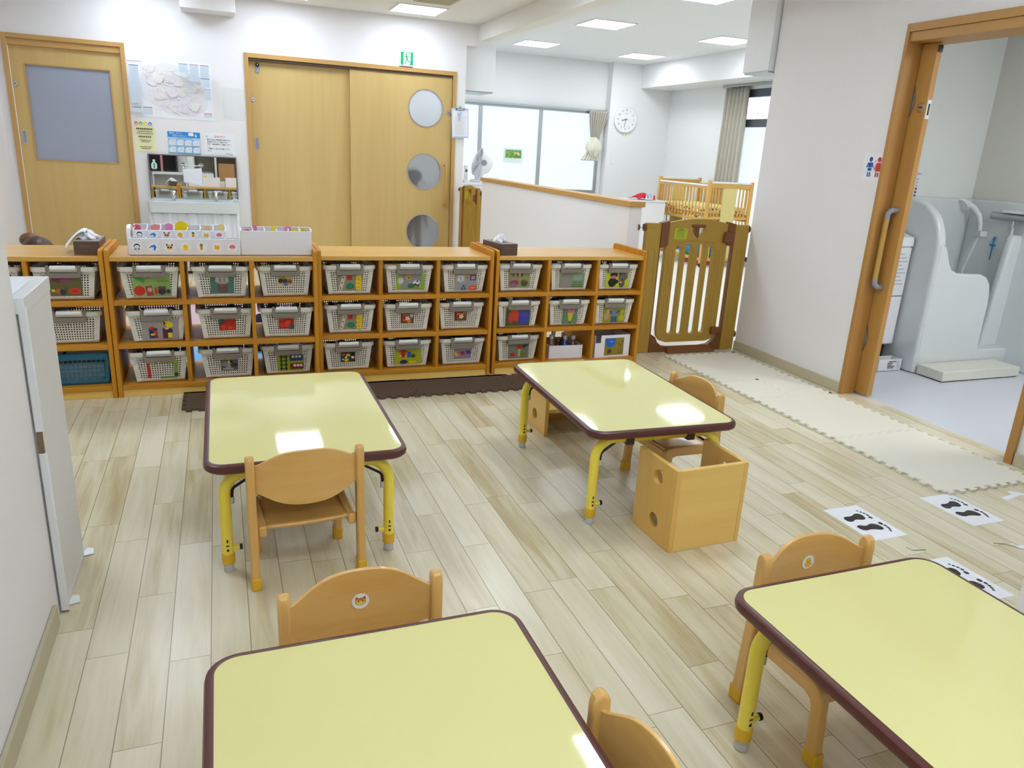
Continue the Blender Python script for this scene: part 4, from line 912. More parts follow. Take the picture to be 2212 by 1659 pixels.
def icon(a, kind, x, y, s):
    e = lambda u, v, ru, rv, c, rot=0: a.ell(x + u * s, y + v * s, ru * s, rv * s, c, 18, rot)
    p = lambda pts, c: a.poly([(x + u * s, y + v * s) for u, v in pts], c)
    a.ell(x, y, 1.05 * s, 1.05 * s, (246, 244, 244), 24)
    if kind == 'penguin':
        e(0, .18, .62, .56, (44, 44, 92)); e(0, .05, .50, .38, (246, 246, 248)); e(0, -.56, .30, .30, (44, 44, 92)); e(0, -.56, .20, .24, (246, 246, 248))
        e(-.42, -.42, .10, .2, (44, 44, 92), -.5); e(.42, -.42, .10, .2, (44, 44, 92), .5); e(-.2, .05, .05, .05, (30, 30, 40)); e(.2, .05, .05, .05, (30, 30, 40)); e(0, -.02, .08, .04, (240, 170, 60))
    elif kind == 'dolphin':
        e(0, .08, .6, .36, (44, 128, 220)); p([(.2, .0), (.6, .0), (.35, -.55), (.0, -.3)], (44, 128, 220)); p([(.1, -.4), (.42, -.5), (.3, -.75), (-.1, -.7)], (44, 128, 220)); e(-.62, -.06, .2, .12, (44, 128, 220)); p([(.0, .4), (.3, .66), (.3, .3)], (44, 128, 220)); e(-.2, -.12, .34, .14, (230, 240, 250)); e(-.34, .12, .05, .05, (20, 20, 40))
    elif kind == 'panda':
        e(-.5, .48, .22, .22, (84, 44, 108)); e(.5, .48, .22, .22, (84, 44, 108)); e(0, 0, .62, .54, (244, 196, 116)); e(-.27, -.04, .2, .22, (84, 44, 108)); e(.27, -.04, .2, .22, (84, 44, 108)); e(0, -.3, .08, .05, (70, 40, 30)); e(-.26, .0, .05, .05, (20, 20, 20)); e(.26, .0, .05, .05, (20, 20, 20))
    elif kind in ('chick', 'orange'):
        c = (248, 214, 40) if kind == 'chick' else (250, 186, 30)
        e(0, .16, .56, .48, c); e(0, -.42, .4, .34, c); e(-.22, .18, .05, .05, (40, 30, 20)); e(.22, .18, .05, .05, (40, 30, 20)); e(0, .08, .1, .06, (236, 130, 40)); e(-.5, -.36, .14, .1, c); e(.5, -.36, .14, .1, c)
    elif kind == 'carrot':
        p([(-.28, .2), (.3, .2), (.18, -.4), (-.12, -.72), (-.26, -.3)], (240, 140, 36)); e(.0, .18, .3, .18, (240, 140, 36)); e(.0, .6, .2, .26, (64, 132, 60)); e(-.2, .5, .14, .18, (64, 132, 60), .5); e(.22, .5, .14, .18, (64, 132, 60), -.5)
    elif kind == 'cat':
        p([(-.52, .1), (-.46, .66), (-.1, .36)], (244, 184, 60)); p([(.52, .1), (.46, .66), (.1, .36)], (244, 184, 60)); e(0, -.06, .58, .5, (246, 190, 70)); e(-.22, -.05, .06, .07, (40, 30, 20)); e(.22, -.05, .06, .07, (40, 30, 20)); e(0, -.2, .07, .05, (200, 90, 60)); e(0, -.32, .14, .05, (250, 226, 160))
    else:
        e(0, .16, .64, .46, (236, 108, 150)); a.poly([(x - .66 * s, y + .05 * s), (x + .66 * s, y + .05 * s), (x + .5 * s, y - .16 * s), (x - .5 * s, y - .16 * s)], (236, 108, 150)); e(-.24, .28, .12, .1, (246, 150, 180)); e(.26, .24, .12, .1, (246, 150, 180)); p([(-.16, -.1), (.16, -.1), (.22, -.6), (-.22, -.6)], (246, 214, 160))
KINDS = ['penguin', 'dolphin', 'panda', 'chick', 'carrot', 'cat', 'mushroom']
def cartons(label, loc, L, d, h, n, kinds, slope=0.0, back=0.0, rz=0):
    """a row of n open cartons joined side by side; the front wall carries one sticker per carton"""
    t = thing('carton_organizer', label, 'organizer', loc, rz, 'white carton organizers')
    m = MB(); th = 0.0022; w = L / n
    m.box(0, L, 0, d, 0, th, M_CARTON); m.box(0, L, 0, th, 0, h, M_CARTON)
    m.prism([(0, th), (d, th), (d, h + back), (d - .004, h + back), (.004, h)], 'x', 0, th, M_CARTON); m.prism([(0, th), (d, th), (d, h + back), (d - .004, h + back), (.004, h)], 'x', L - th, L, M_CARTON)
    m.box(0, L, d - th, d, 0, h + back, M_CARTON)
    for k in range(1, n):
        x = k * w
        m.prism([(th, th), (d - th, th), (d - th, h + back - .001), (d * .5, h - .004 + back * .5), (th, h - .002)], 'x', x - th / 2, x + th / 2, M_CARTON)
    m.build('cartons', t)
    m = MB(); p = [(0, 0, h), (L, 0, h), (L, d, h + back), (0, d, h + back)]
    m.tube([(0.003, .003, h), (L - .003, .003, h)], .0032, M_CARTON, 8); m.tube([(0.003, d - .002, h + back), (L - .003, d - .002, h + back)], .0026, M_CARTON, 8)
    for k in range(n + 1):
        x = min(max(k * w, .002), L - .002); m.tube([(x, .002, h), (x + .006, d * .5, h + back * .55), (x, d - .002, h + back)], .0026, M_CARTON, 8)
    m.build('rolled_edges', t)
    for k, kd in enumerate(kinds):
        m = MB(); a = Art(m, lambda u, v, l: (u, -.0003 - l, v), 0.0002)
        if kd: icon(a, kd, (k + .5) * w, h * .5 if slope == 0 else h - .0215, 0.0235 if slope == 0 else 0.0215); m.build(kd + '_sticker', t)
    if kinds:
        m = MB(); a = Art(m, lambda u, v, l: (u, -.0002 - l, v), 0.0001)
        for k in range(1, n): a.rect(k * w - .0004, k * w + .0004, 0.004, h - .004, (206, 202, 206))
        m.build('seam', t)
    return t
cartons('front row of seven white cartons with penguin to mushroom stickers, standing on the shelf', (-0.448, 4.256, ZT), 0.532, 0.072, 0.083, 7, KINDS)
cartons('rear taller row of white cartons with the same stickers, behind the front row', (-0.432, 4.334, ZT), 0.448, 0.095, 0.116, 7, ['penguin', 'dolphin', 'panda', 'orange', 'carrot', 'cat', 'mushroom'], 1, 0.022)
cartons('plain white carton organizer without stickers, right of the sticker cartons', (0.088, 4.262, ZT), 0.368, 0.095, 0.127, 6, [], 0, 0.014)
t = thing('curved_holder', 'white curved plastic holder standing at the left end of the sticker cartons', 'holder', (-0.452, 4.375, ZT))
MB().prism([(-.055, 0), (.05, 0), (.05, .128), (.03, .140), (-.01, .141), (-.04, .128), (-.052, .10)], 'x', -.008, .012, M_WPLA).build('shell', t, bevel=.004)
PINK, CORAL, YELL = (236, 140, 190), (240, 150, 150), (240, 216, 20)
tabs = [(-.415, 4.39, .885, .018, (226, 90, 120), 'red tab in the penguin carton at the back'), (-.325, 4.39, .888, .022, CORAL, 'coral tab in the dolphin carton at the back'), (-.262, 4.39, .894, .018, PINK, 'pink pointed tab in the panda carton at the back'),
        (-.200, 4.39, .906, .034, YELL, 'large yellow disc in the orange chick carton at the back'), (-.075, 4.40, .884, .014, (236, 200, 150), 'pale tab in the cat carton at the back'), (-.004, 4.40, .893, .012, (240, 220, 130), 'yellow striped tab in the mushroom carton at the back'),
        (.125, 4.31, .876, .026, (196, 60, 70), 'dark red lid in the leftmost pocket of the plain carton'), (.165, 4.33, .897, .012, (236, 120, 180), 'pink tab in the second pocket of the plain carton'), (.265, 4.33, .894, .014, (238, 224, 60), 'yellow tab in the middle of the plain carton'),
        (.338, 4.33, .897, .018, PINK, 'large pink tab right of the yellow one in the plain carton'), (.37, 4.32, .882, .018, (232, 216, 60), 'yellow tab leaning in the fifth pocket of the plain carton'), (.415, 4.32, .884, .022, (230, 190, 30), 'amber tab in the rightmost pocket of the plain carton')]
for x, y, zt, r, c, l in tabs:
    m = MB(); pts = [(-r * .8, 0), (r * .8, 0), (r, zt - ZT - .01 - r * 1.0), (r * .55, zt - ZT - .01 - r * .2), (0, zt - ZT - .01), (-r * .55, zt - ZT - .01 - r * .2), (-r, zt - ZT - .01 - r)]
    m.prism(spline(pts, 5), 'y', -.0015, .0015, flat(c)); o = m.build('plastic_tab', None); o.location = (x, y, ZT + .006); tag(o, l, 'tab', 'coloured tabs in the cartons')

# ================================================================== THINGS ON THE BACK WALL
def sheet_on_wall(name, label, cat, x0, x1, z0, z1, y=YB, bg=None, skew=0.0, group=None):
    m = MB(); m.box(x0, x1, y - .0016, y - .0004, z0, z1, bg or M_PAPER)
    a = Art(m, lambda u, v, l: (u, y - .0018 - l, v), .0003)
    return m, a
def fin(m, name, label, cat, group=None): return tag(m.build(name), label, cat, group)
m, a = sheet_on_wall('', '', '', -.752, -.012, 1.475, 2.005)
rr = random.Random(12)
land = spline([(-.60, 1.90), (-.50, 1.96), (-.38, 1.975), (-.26, 1.92), (-.16, 1.86), (-.08, 1.80), (-.075, 1.70), (-.06, 1.62), (-.12, 1.54), (-.28, 1.50), (-.42, 1.52), (-.52, 1.58), (-.62, 1.62), (-.66, 1.72), (-.65, 1.84)], 6)
a.poly(land, (234, 230, 235))
for i in range(26):
    x, z = rr.uniform(-.58, -.14), rr.uniform(1.56, 1.92); c = rr.choice([(228, 234, 238), (236, 228, 233), (238, 231, 230), (230, 236, 236), (238, 236, 230)])
    a.poly([(x + rr.uniform(.03, .075) * math.cos(t), z + rr.uniform(.025, .055) * math.sin(t)) for t in [2 * PI * j / 9 for j in range(9)]], c)
for i in range(40):
    x, z = rr.uniform(-.56, -.16), rr.uniform(1.55, 1.93); q = rr.uniform(-.5, .5)
    a.line([(x, z), (x + .05, z + .02 * q), (x + .09, z + .05 * q)], .0022, rr.choice([(206, 196, 206), (214, 206, 212), (222, 200, 204)]))
for i in range(150):
    x, z = rr.uniform(-.6, -.12), rr.uniform(1.54, 1.93); a.rect(x, x + rr.uniform(.008, .03), z, z + .003, (196, 190, 200))
def column(x0, x1, z0, z1, head, c=(214, 226, 236)):
    a.rect(x0, x1, z0, z1, c); a.rect(x0, x1, z1, z1 + .006, head); z = z1 - .012
    while z > z0 + .006: a.rect(x0 + .004, x1 - .004, z, z + .002, (190, 204, 218)); z -= .011
for q in ((-.735, -.655, 1.60, 1.93, (90, 100, 160)), (-.735, -.655, 1.515, 1.555, (70, 80, 140)), (-.64, -.56, 1.495, 1.56, (150, 60, 80)), (-.30, -.22, 1.90, 1.975, (120, 150, 180)), (-.205, -.125, 1.83, 1.975, (200, 110, 110)), (-.11, -.03, 1.86, 1.975, (190, 120, 120)), (-.11, -.03, 1.78, 1.855, (80, 100, 160)), (-.085, -.03, 1.66, 1.76, (170, 180, 200)), (-.10, -.025, 1.50, 1.535, (220, 90, 90))): column(*q)
a.rect(-.745, -.62, 1.962, 1.972, (190, 190, 200)); a.rect(-.745, -.019, 1.735, 1.7365, (222, 222, 228))
fin(m, 'wall_map', 'large pale folded map sheet pinned between the two wooden doors', 'map')
m, a = sheet_on_wall('', '', '', .083, .285, 1.50, 1.80, bg=mat('faded_sheet', (228, 227, 227), .7, nscale=20, namt=.01)); fin(m, 'blank_sheet', 'faint blank sheet on the wall just left of the double door', 'paper')
# yellow notice
m = MB(); m.prism(rrect(-.747, -.557, 1.15, 1.40, .035), 'y', YB - .0016, YB - .0004, mat('yellow_notice_paper', (240, 236, 184), .6, nscale=5, namt=.05)); a = Art(m, lambda u, v, l: (u, YB - .0018 - l, v), .0003)
for x, c in ((-.722, (228, 110, 100)), (-.681, (140, 186, 60)), (-.640, (240, 206, 50)), (-.599, (70, 140, 210))): a.ell(x, 1.413, .0165, .017, c); a.ell(x, 1.408, .008, .006, (250, 240, 240))
for k in range(9): a.rect(-.725 + k * .0163, -.713 + k * .0163, 1.357, 1.371, (70, 66, 48))
for z, w in ((1.336, .13), (1.318, .15), (1.256, .10), (1.243, .07), (1.195, .11), (1.180, .085)): a.rect(-.652 - w / 2, -.652 + w / 2, z, z + .005, (110, 106, 84))
for k in range(7): a.rect(-.71 + k * .0165, -.699 + k * .0165, 1.284, 1.297, (70, 66, 48))
fin(m, 'notice_sheet', 'yellow notice with four coloured round heads on top, beside the windowed door', 'notice', 'notices on the door wall')
# blue hand washing poster
m, a = sheet_on_wall('', '', '', -.451, -.152, 1.15, 1.356, bg=mat('poster_paper', (176, 214, 240), .5, nscale=8, namt=.03))
a.rect(-.451, -.152, 1.302, 1.356, (40, 140, 226)); a.text('感染しない！', -.435, 1.333, .021, (240, 244, 200), 'l'); a.text('感染させない！', -.408, 1.309, .021, (240, 244, 200), 'l')
a.rot(-.236, 1.335, .046, .032, 0, (248, 240, 244)); a.ell(-.192, 1.323, .009, .014, (240, 232, 150)); a.rect(-.37, -.23, 1.291, 1.295, (120, 160, 200))
for i in range(4):
    for j in range(2):
        x, z = -.413 + i * .0735, 1.252 - j * .066; a.rot(x, z, .064, .054, 0, (214, 232, 246)); a.ell(x, z - .004, .022, .011, (238, 226, 222)); a.ell(x + .012, z + .002, .010, .006, (232, 216, 212)); a.ell(x - .027, z + .022, .005, .005, (60, 130, 200)); a.rot(x, z - .021, .036, .005, 0, (250, 250, 252))
a.rect(-.451, -.152, 1.15, 1.158, (120, 190, 236)); fin(m, 'poster', 'blue illustrated hand washing poster above the mirror', 'poster', 'notices on the door wall')
# white request notice
m, a = sheet_on_wall('', '', '', -.118, .178, 1.147, 1.36)
a.text('おねがい', .03, 1.318, .026, (214, 60, 70), 'c')
for k, s in enumerate(['園児の個人情報保護の観点から、', '保護者の方による園内での', '写真・動画撮影はご遠慮くださ', 'い。', 'ご理解とご協力をお願いいたし', 'ます。']): a.text(s, -.09, 1.290 - k * .0215, .0165, (40, 38, 44), 'l', .95)
for k in range(5): a.ell(.085 + k * .014, 1.164 + .004 * math.sin(k * 1.2), .004, .004, (70, 66, 72), 10)
a.ell(-.09, 1.325, .010, .012, (216, 214, 220)); fin(m, 'notice_sheet', 'white request notice with red heading above the mirror, right of the blue poster', 'notice', 'notices on the door wall')
# mirror
t = thing('wall_mirror', 'wall mirror in a thin grey frame above the white wash basin', 'mirror', (-.234, 8.47, .70)); t.rotation_euler = (math.radians(-1.1), 0, 0)
MB().box(-.40, .40, -.003, .003, 0, .425, M_MIRROR).build('glass', t)
m = MB(); M_MFR = mat('mirror_frame', (120, 108, 108), .4, .3, nscale=40); m.box(-.412, -.40, -.008, .006, -.005, .43, M_MFR).box(.40, .412, -.008, .006, -.005, .43, M_MFR).box(-.412, .412, -.008, .006, .425, .434, M_MFR); m.build('frame', t)
t = thing('bottle_cutout', 'green paper soap bottle cut-out stuck on the top left corner of the mirror', 'cut-out', (-.592, 8.461, 1.03))
m = MB(); m.prism(spline([(-.022, -.035), (.022, -.035), (.024, .01), (.010, .028), (.010, .05), (-.010, .05), (-.010, .028), (-.024, .01)], 4), 'y', -.001, .001, flat((206, 234, 226))); Art(m, lambda u, v, l: (u, -.0014 - l, v)).rot(0, -.008, .014, .05, 0, (60, 150, 120)); m.build('cutout', t)
t = thing('towel_rack', 'clear suction rack with white paper towels hanging in front of the mirror', 'towel rack', (-.246, 8.43, .93))
m = MB()
for x in (-.085, .085): m.tube([(x, .02, .115), (x, 0, .11), (x, -.012, .02), (x, 0, 0)], .004, M_CLEAR, 8); m.lathe([(.0, -.01), (.022, .005), (.024, .018)], M_CLEAR, (x, .012, .112), 16, 'y')
m.tube([(-.10, 0, .108), (.10, 0, .108)], .004, M_WPLA, 8); m.build('rack', t)
m = MB(); m.prism([(-.088, .07), (.088, .085), (.092, .03), (.090, -.085), (-.02, -.06), (-.082, -.055)], 'y', -.03, -.018, M_TISSUE); m.build('paper_towels', t, bevel=.003)
# wash basin
t = thing('wash_basin', 'long white wash basin with two taps behind the toy shelves', 'basin', (-.236, 8.499, 0))
def basin():
    m = MB(); n = 6
    out = rrect(-.415, .415, -.395, -.002, .05, n); inn = rrect(-.385, .385, -.365, -.045, .04, n)
    m.prism(out, 'z', .60, .705, M_FRP, holes=[inn]); m.prism(inn, 'z', .60, .612, M_FRP)
    m.prism(rrect(-.395, .395, .700, .765, .02), 'y', -.028, -.002, M_FRP)
    return m
basin().build('bowl', t, bevel=.006)
def skirt(u, v):
    x = -.405 + .81 * u; return (x, -.375 + .006 * math.sin(60 * x) + .003 * math.sin(141 * x), .03 + v * .57)
m = MB().sheet(skirt, 160, 2, mat('white_skirt', (226, 226, 228), .6, nscale=30, namt=.02))
for s in (-1, 1): m.sheet(lambda u, v: (s * (.405), -.375 + .37 * u, .03 + v * .57), 20, 2, MATS['white_skirt'])
m.build('skirt', t, solid=.003)
for x in (-.195, .20):
    m = MB(); m.lathe([(.016, .0), (.016, .03), (.011, .035)], M_CHROME, (x, -.06, .70), 16); m.tube([(x, -.06, .73), (x, -.09, .755), (x, -.13, .745), (x, -.14, .72)], .010, M_CHROME, 12); m.ball((x, -.06, .765), (.016, .016, .02), M_CHROME); m.build('tap', t)
m = MB(); m.tube([(.38 + .04 * math.cos(a), -.36, .715 + .025 * math.sin(a)) for a in [PI * i / 8 for i in range(9)]], .004, M_WPLA, 8); m.build('hose_hook', t)
# exit sign
t = thing('exit_sign', 'green emergency exit sign with a running figure above the double door', 'sign', (1.941, YB, 2.226))
MB().box(-.074, .074, -.03, -.0005, -.078, .078, M_WPLA).build('case', t, bevel=.003)
m = MB(); a = Art(m, lambda u, v, l: (u, -.0303 - l, v), .0004)
a.rect(-.066, .066, -.066, .062, M_EXITG); a.poly([(-.036, -.066), (-.036, .055), (.040, .055), (.040, -.03), (.03, -.066)], M_EXITW)
a.ell(-.008, .036, .0095, .0095, M_EXITG); a.line([(-.004, .022), (.004, -.012)], .016, M_EXITG); a.line([(.004, -.012), (.020, -.030), (.040, -.034)], .009, M_EXITG); a.line([(.002, -.012), (-.008, -.036), (-.022, -.054)], .009, M_EXITG)
a.line([(.0, .02), (.018, .016), (.028, .002)], .007, M_EXITG); a.line([(-.004, .02), (-.022, .012), (-.030, .020)], .007, M_EXITG); m.build('sign_face', t)
# clipboard
t = thing('clipboard', 'pale blue clipboard with a printed sheet hanging beside the double door', 'clipboard', (2.552, YB - .022, 1.62)); t.rotation_euler = (0, math.radians(-2), 0)
MB().prism(rrect(-.098, .098, -.165, .15, .012), 'y', -.004, 0, mat('clipboard_blue', (196, 212, 240), .3, coat=.3, nscale=10)).build('board', t)
m = MB(); m.box(-.088, .088, -.0062, -.0044, -.148, .13, M_PAPER); a = Art(m, lambda u, v, l: (u, -.0064 - l, v), .0003)
for k in range(16): a.rect(-.07, .07 - (k * 7 % 5) * .012, .05 - k * .012, .053 - k * .012, (214, 214, 224))
m.build('sheet', t)
m = MB(); m.box(-.05, .05, -.012, -.004, .128, .146, M_BLACK).box(-.038, .038, -.013, -.011, .133, .141, M_WPLA); m.tube([(-.01, -.008, .146), (-.008, -.008, .165), (.008, -.008, .165), (.01, -.008, .146)], .003, M_BLACK, 8); m.build('clip', t)
MB().tube([(.002, -.014, .13), (.006, -.016, .09), (-.006, -.016, .055), (-.02, -.015, .02)], .004, mat('pale_blue_ribbon', (150, 190, 230), .5, nscale=30), 8).ball((-.02, -.016, .085), (.012, .004, .014), MATS['pale_blue_ribbon']).build('ribbon', t)
m = MB(); m.box(-1.8295, -1.822, 7.98, 8.06, .92, 1.03, M_WPLA).box(-1.822, -1.819, 8.0, 8.04, .95, 1.0, M_GRYPLA); tag(m.build('light_switch', bevel=.002), 'white switch plate at the left edge, next to the windowed door', 'switch')

# ================================================================== FLOOR MATS, SHEETS, TAPE
def wave(a0, a1, n0, period, amp):
    """square-tooth offsets along a seam: list of (position, offset)"""
    out = []; p = a0; h = period / 2
    while p < a1 - 1e-6:
        k = math.floor(p / h + 1e-6); q = min(a1, (k + 1) * h); out += [(p, amp * (k % 2)), (q, amp * (k % 2))]; p = q
    return out
def mat_tile(label, x0, x1, y0, y1, z, m_, name, cat, group, per=0.066, amp=0.020):
    b = [(p, y0 - o) for p, o in wave(x0, x1, 0, per, amp)]; r = [(x1 - .0022 - o, p) for p, o in wave(y0, y1, 0, per, amp)]
    tp = [(p, y1 - .0022 - o) for p, o in wave(x0, x1, 0, per, amp)][::-1]; l = [(x0 - o, p) for p, o in wave(y0, y1, 0, per, amp)][::-1]
    pts = []
    for q in b + r + tp + l:
        if not pts or (abs(q[0] - pts[-1][0]) + abs(q[1] - pts[-1][1])) > 1e-5: pts.append(q)
    m = MB().prism(pts, 'z', z, z + 0.012, m_); o = m.build(name, None, bevel=0.0010, seg=1); tag(o, label, cat, group); return o
G1, G2 = 'cream puzzle mats by the washroom door', 'brown puzzle mats in front of the shelves'
for x0, x1, y0, y1, l in ((2.925, 3.505, 3.786, 4.43, 'cream puzzle mat right in front of the closed gate'), (2.925, 3.215, 3.447, 3.786, 'small cream half mat left, second row from the gate'), (3.215, 3.505, 3.447, 3.786, 'small cream half mat against the baseboard, second row from the gate'),
        (2.925, 3.505, 2.797, 3.447, 'cream puzzle mat in front of the washroom door, third row from the gate'), (2.925, 3.505, 2.125, 2.797, 'cream puzzle mat nearest the camera, beside the footprint sheets')):
    mat_tile(l, x0, x1, y0, y1, 0.001, M_MATC, 'puzzle_mat', 'mat', G1)
for x0, x1, l in ((-.225, .37, 'brown puzzle mat at the left end, behind the left table'), (.37, .985, 'brown puzzle mat in the middle before the third shelf'), (.985, 1.60, 'brown puzzle mat before the right shelf, ending behind the right table'), (1.60, 2.2, 'brown puzzle mat hidden behind the right table')):
    mat_tile(l, x0, x1, 3.915, 4.196, 0.001, M_MATB, 'puzzle_mat', 'mat', G2)
def foot_sheet(label, x, y, flip=1):
    t = thing('footprint_sheet', label, 'footprint sheet', (x, y, 0.0003), 0, 'footprint sheets on the floor')
    MB().prism(rrect(-.090, .090, -.132, .132, .004, 2), 'z', 0, .0005, M_PAPER).build('sheet', t)
    m = MB(); a = Art(m, lambda u, v, l: (u, v, .0006 + l), .0001); ink = mat('footprint_ink', (44, 42, 42), .4, nscale=120, namt=.15)
    for s in (1, -1):
        sole = [(-.062, .012), (-.060, .036), (-.044, .046), (-.024, .044), (-.004, .048), (.018, .058), (.036, .052), (.040, .034), (.030, .012), (.010, .006), (-.006, .012), (-.022, .014), (-.044, .004)]
        a.poly(spline([(u, s * (v + .012)) for u, v in sole], 5), ink)
        for k, (u, v, r) in enumerate(((.058, .022, .0105), (.063, .042, .0075), (.060, .058, .0068), (.055, .071, .006), (.048, .083, .0052))): a.ell(u, s * (v + .004), r * .8, r, ink, 14)
    m.build('footprints', t)
foot_sheet('white footprint sheet lying alone, left of the other sheets', 2.346, 2.006)
foot_sheet('white footprint sheet touching the corner of the cream mat', 2.864, 1.990)
foot_sheet('white footprint sheet partly hidden behind the bottom right table', 2.352, 1.572)
foot_sheet('white footprint sheet cut off by the right picture edge', 2.872, 1.556)
for p, r, l in (((3.215, 2.024, .0004), 10, 'lower white tape strip on the floor at the right edge'), ((3.292, 2.022, .0012), -38, 'upper white tape strip crossing at the right edge')):
    o = MB().box(-.062, .062, -.013, .013, 0, .0005, M_PAPER).build('floor_tape'); o.location = p; o.rotation_euler = (0, 0, math.radians(r)); tag(o, l, 'tape', 'white tape strips on the floor')
for p, l in (([(2.335, 1.80), (2.352, 1.772)], 'tiny dark tape scrap between the footprint sheets'),): 
    m = MB(); a = Art(m, lambda u, v, l_: (u, v, .0004 + l_)); a.line([(2.345, 1.80), (2.352, 1.775), (2.405, 1.765)], .004, (96, 92, 76)); tag(m.build('tape_scrap'), l, 'scrap')
    m = MB(); a = Art(m, lambda u, v, l_: (u, v, .0004 + l_)); a.line([(2.72, 1.73), (2.76, 1.715), (2.79, 1.665), (2.80, 1.62)], .005, (120, 114, 104)); tag(m.build('tape_scrap'), 'thin grey tape curl near the right picture edge', 'scrap')
# mats and a bag on the floor behind the shelves
tag(MB().box(-.66, .62, 4.80, 5.72, .001, .012, mat('blue_foam', (128, 184, 232), .75, nscale=150, namt=.03)).build('play_mat', bevel=.002), 'light blue floor mat seen through the gaps of the sticker carton shelf', 'mat')
tag(MB().box(-.66, .62, 5.73, 6.6, .001, .012, mat('pink_foam', (206, 176, 180), .75, nscale=150, namt=.03)).build('play_mat', bevel=.002), 'dull pink floor mat beyond the blue one, seen through the shelf gaps', 'mat')
t = thing('cloth_bag', 'navy cloth bag with white dots behind the marble picture basket', 'bag', (.205, 5.02, .0125))
def bag(u, v):
    a = 2 * PI * u; r = .085 * math.sin(PI * min(v * .9 + .08, 1)) ** .5
    return (r * math.cos(a) * 1.1, r * math.sin(a) * .7, .24 * v)
m = MB().sheet(bag, 24, 10, mat('navy_dotted', (40, 46, 70), .9, nscale=60)); m.build('body', t, weld=True)
m = MB()
for k in range(12):
    a_, z_ = -2.4 + (k % 4) * .55, .05 + (k // 4) * .06; q = .085 * math.sin(PI * min(z_ / .24 * .9 + .08, 1)) ** .5 + .001; m.ball((q * math.cos(a_) * 1.1, q * math.sin(a_) * .7, z_), (.008, .004, .008), M_WPLA, 10)
m.build('dots', t)

# ================================================================== WHITE CABINET AT THE LEFT
t = thing('low_cabinet', 'low white cabinet with a chipped corner strip behind the near left wall', 'cabinet', (-.487, 2.202, 0))
M_CAB = mat('white_cabinet_board', (226, 223, 220), .55, nscale=20, namt=.02); M_CHIP = mat('chipped_wood', (132, 112, 84), .8, nscale=40, namt=.2)
m = MB(); m.box(-.56, 0, 0, .32, 0, .02, M_CAB).box(-.56, 0, 0, .32, .905, .925, M_CAB).box(-.018, 0, 0, .32, .02, .905, M_CAB).box(-.56, -.542, 0, .32, .02, .905, M_CAB).box(-.542, -.018, 0, .012, .02, .905, M_CAB).box(-.542, -.018, .012, .31, .46, .478, M_CAB); m.build('carcass', t, bevel=.002)
m = MB()
for z0, z1 in ((.0, .500), (.556, .905)): m.box(-.0145, .007, -.009, -.001, z0 + .004, z1, M_WPLA)
m.build('corner_strip', t, bevel=.008, seg=3); MB().box(-.011, .002, -.008, -.001, .498, .558, M_CHIP).build('bare_wood', t); MB().box(-.011, .005, -.008, -.001, 0, .006, M_CHIP).build('strip_end', t)
MB().box(-.560, .003, -.01, .322, .885, .927, M_WPLA).build('top_edge', t, bevel=.002)
t = thing('paper_sheet', 'white curling paper lying on the low white cabinet', 'paper', (-.515, 2.33, .9275))
MB().sheet(lambda u, v: (-.2 + .2 * u, -.135 + .27 * v, .0008 + .010 * max(0, .35 - v) ** 2 * 6 * (1 + math.sin(5 * u))), 14, 14, M_PAPER).build('sheet', t, solid=.0006)
for y, z, l in ((2.515, .002, 'torn white paper scrap at the far foot of the low white cabinet'), (2.225, .002, 'torn white paper scrap at the near foot of the low white cabinet')):
    o = MB().prism([(0, 0), (.030, .008), (.024, .045), (.005, .052), (-.004, .02)], 'z', 0, .002, M_PAPER).build('paper_scrap'); o.location = (-.489, y, z); tag(o, l, 'scrap', 'paper scraps by the cabinet')
# furniture that shows in the mirror
t = thing('cubby_box', 'dark cubby with a pink post on the low white cabinet, seen in the mirror', 'cubby', (-.95, 2.26, .928))
MB().prism(rect(-.30, .30, 0, .40), 'y', 0, .22, mat('dark_cubby', (58, 52, 54), .6, nscale=30), holes=[rect(-.28, .04, .02, .38), rect(.06, .28, .02, .38)]).box(-.3, .3, 0, .01, 0, .4, MATS['dark_cubby']).build('carcass', t)
MB().box(.04, .075, .215, .235, 0, .40, flat((196, 140, 136))).build('post', t)
t = thing('storage_rack', 'white storage rack with a machine on it, seen only in the mirror', 'rack', (-.05, -1.75, 0))
m = MB(); m.prism(rect(-.46, .46, 0, 1.35), 'y', 0, .35, M_CAB, holes=[rect(-.43, -.02, .72, 1.3), rect(.02, .43, .72, 1.3), rect(-.43, .43, .05, .68)]); m.box(-.46, .46, 0, .01, 0, 1.35, mat('rack_back', (150, 140, 122), .7, nscale=30)); m.build('carcass', t)
tag(MB().box(-.44, -.10, -1.68, -1.45, .722, .90, M_WPLA).box(-.34, -.12, -1.6, -1.46, .90, .93, M_GRYPLA).build('machine', bevel=.006), 'white machine standing on the storage rack, seen only in the mirror', 'machine')
tag(MB().box(.0, .34, -1.7, -1.42, .722, 1.12, mat('cardboard', (178, 134, 84), .8, nscale=30)).build('cardboard_box', bevel=.003), 'brown cardboard box on the storage rack, seen only in the mirror', 'box')

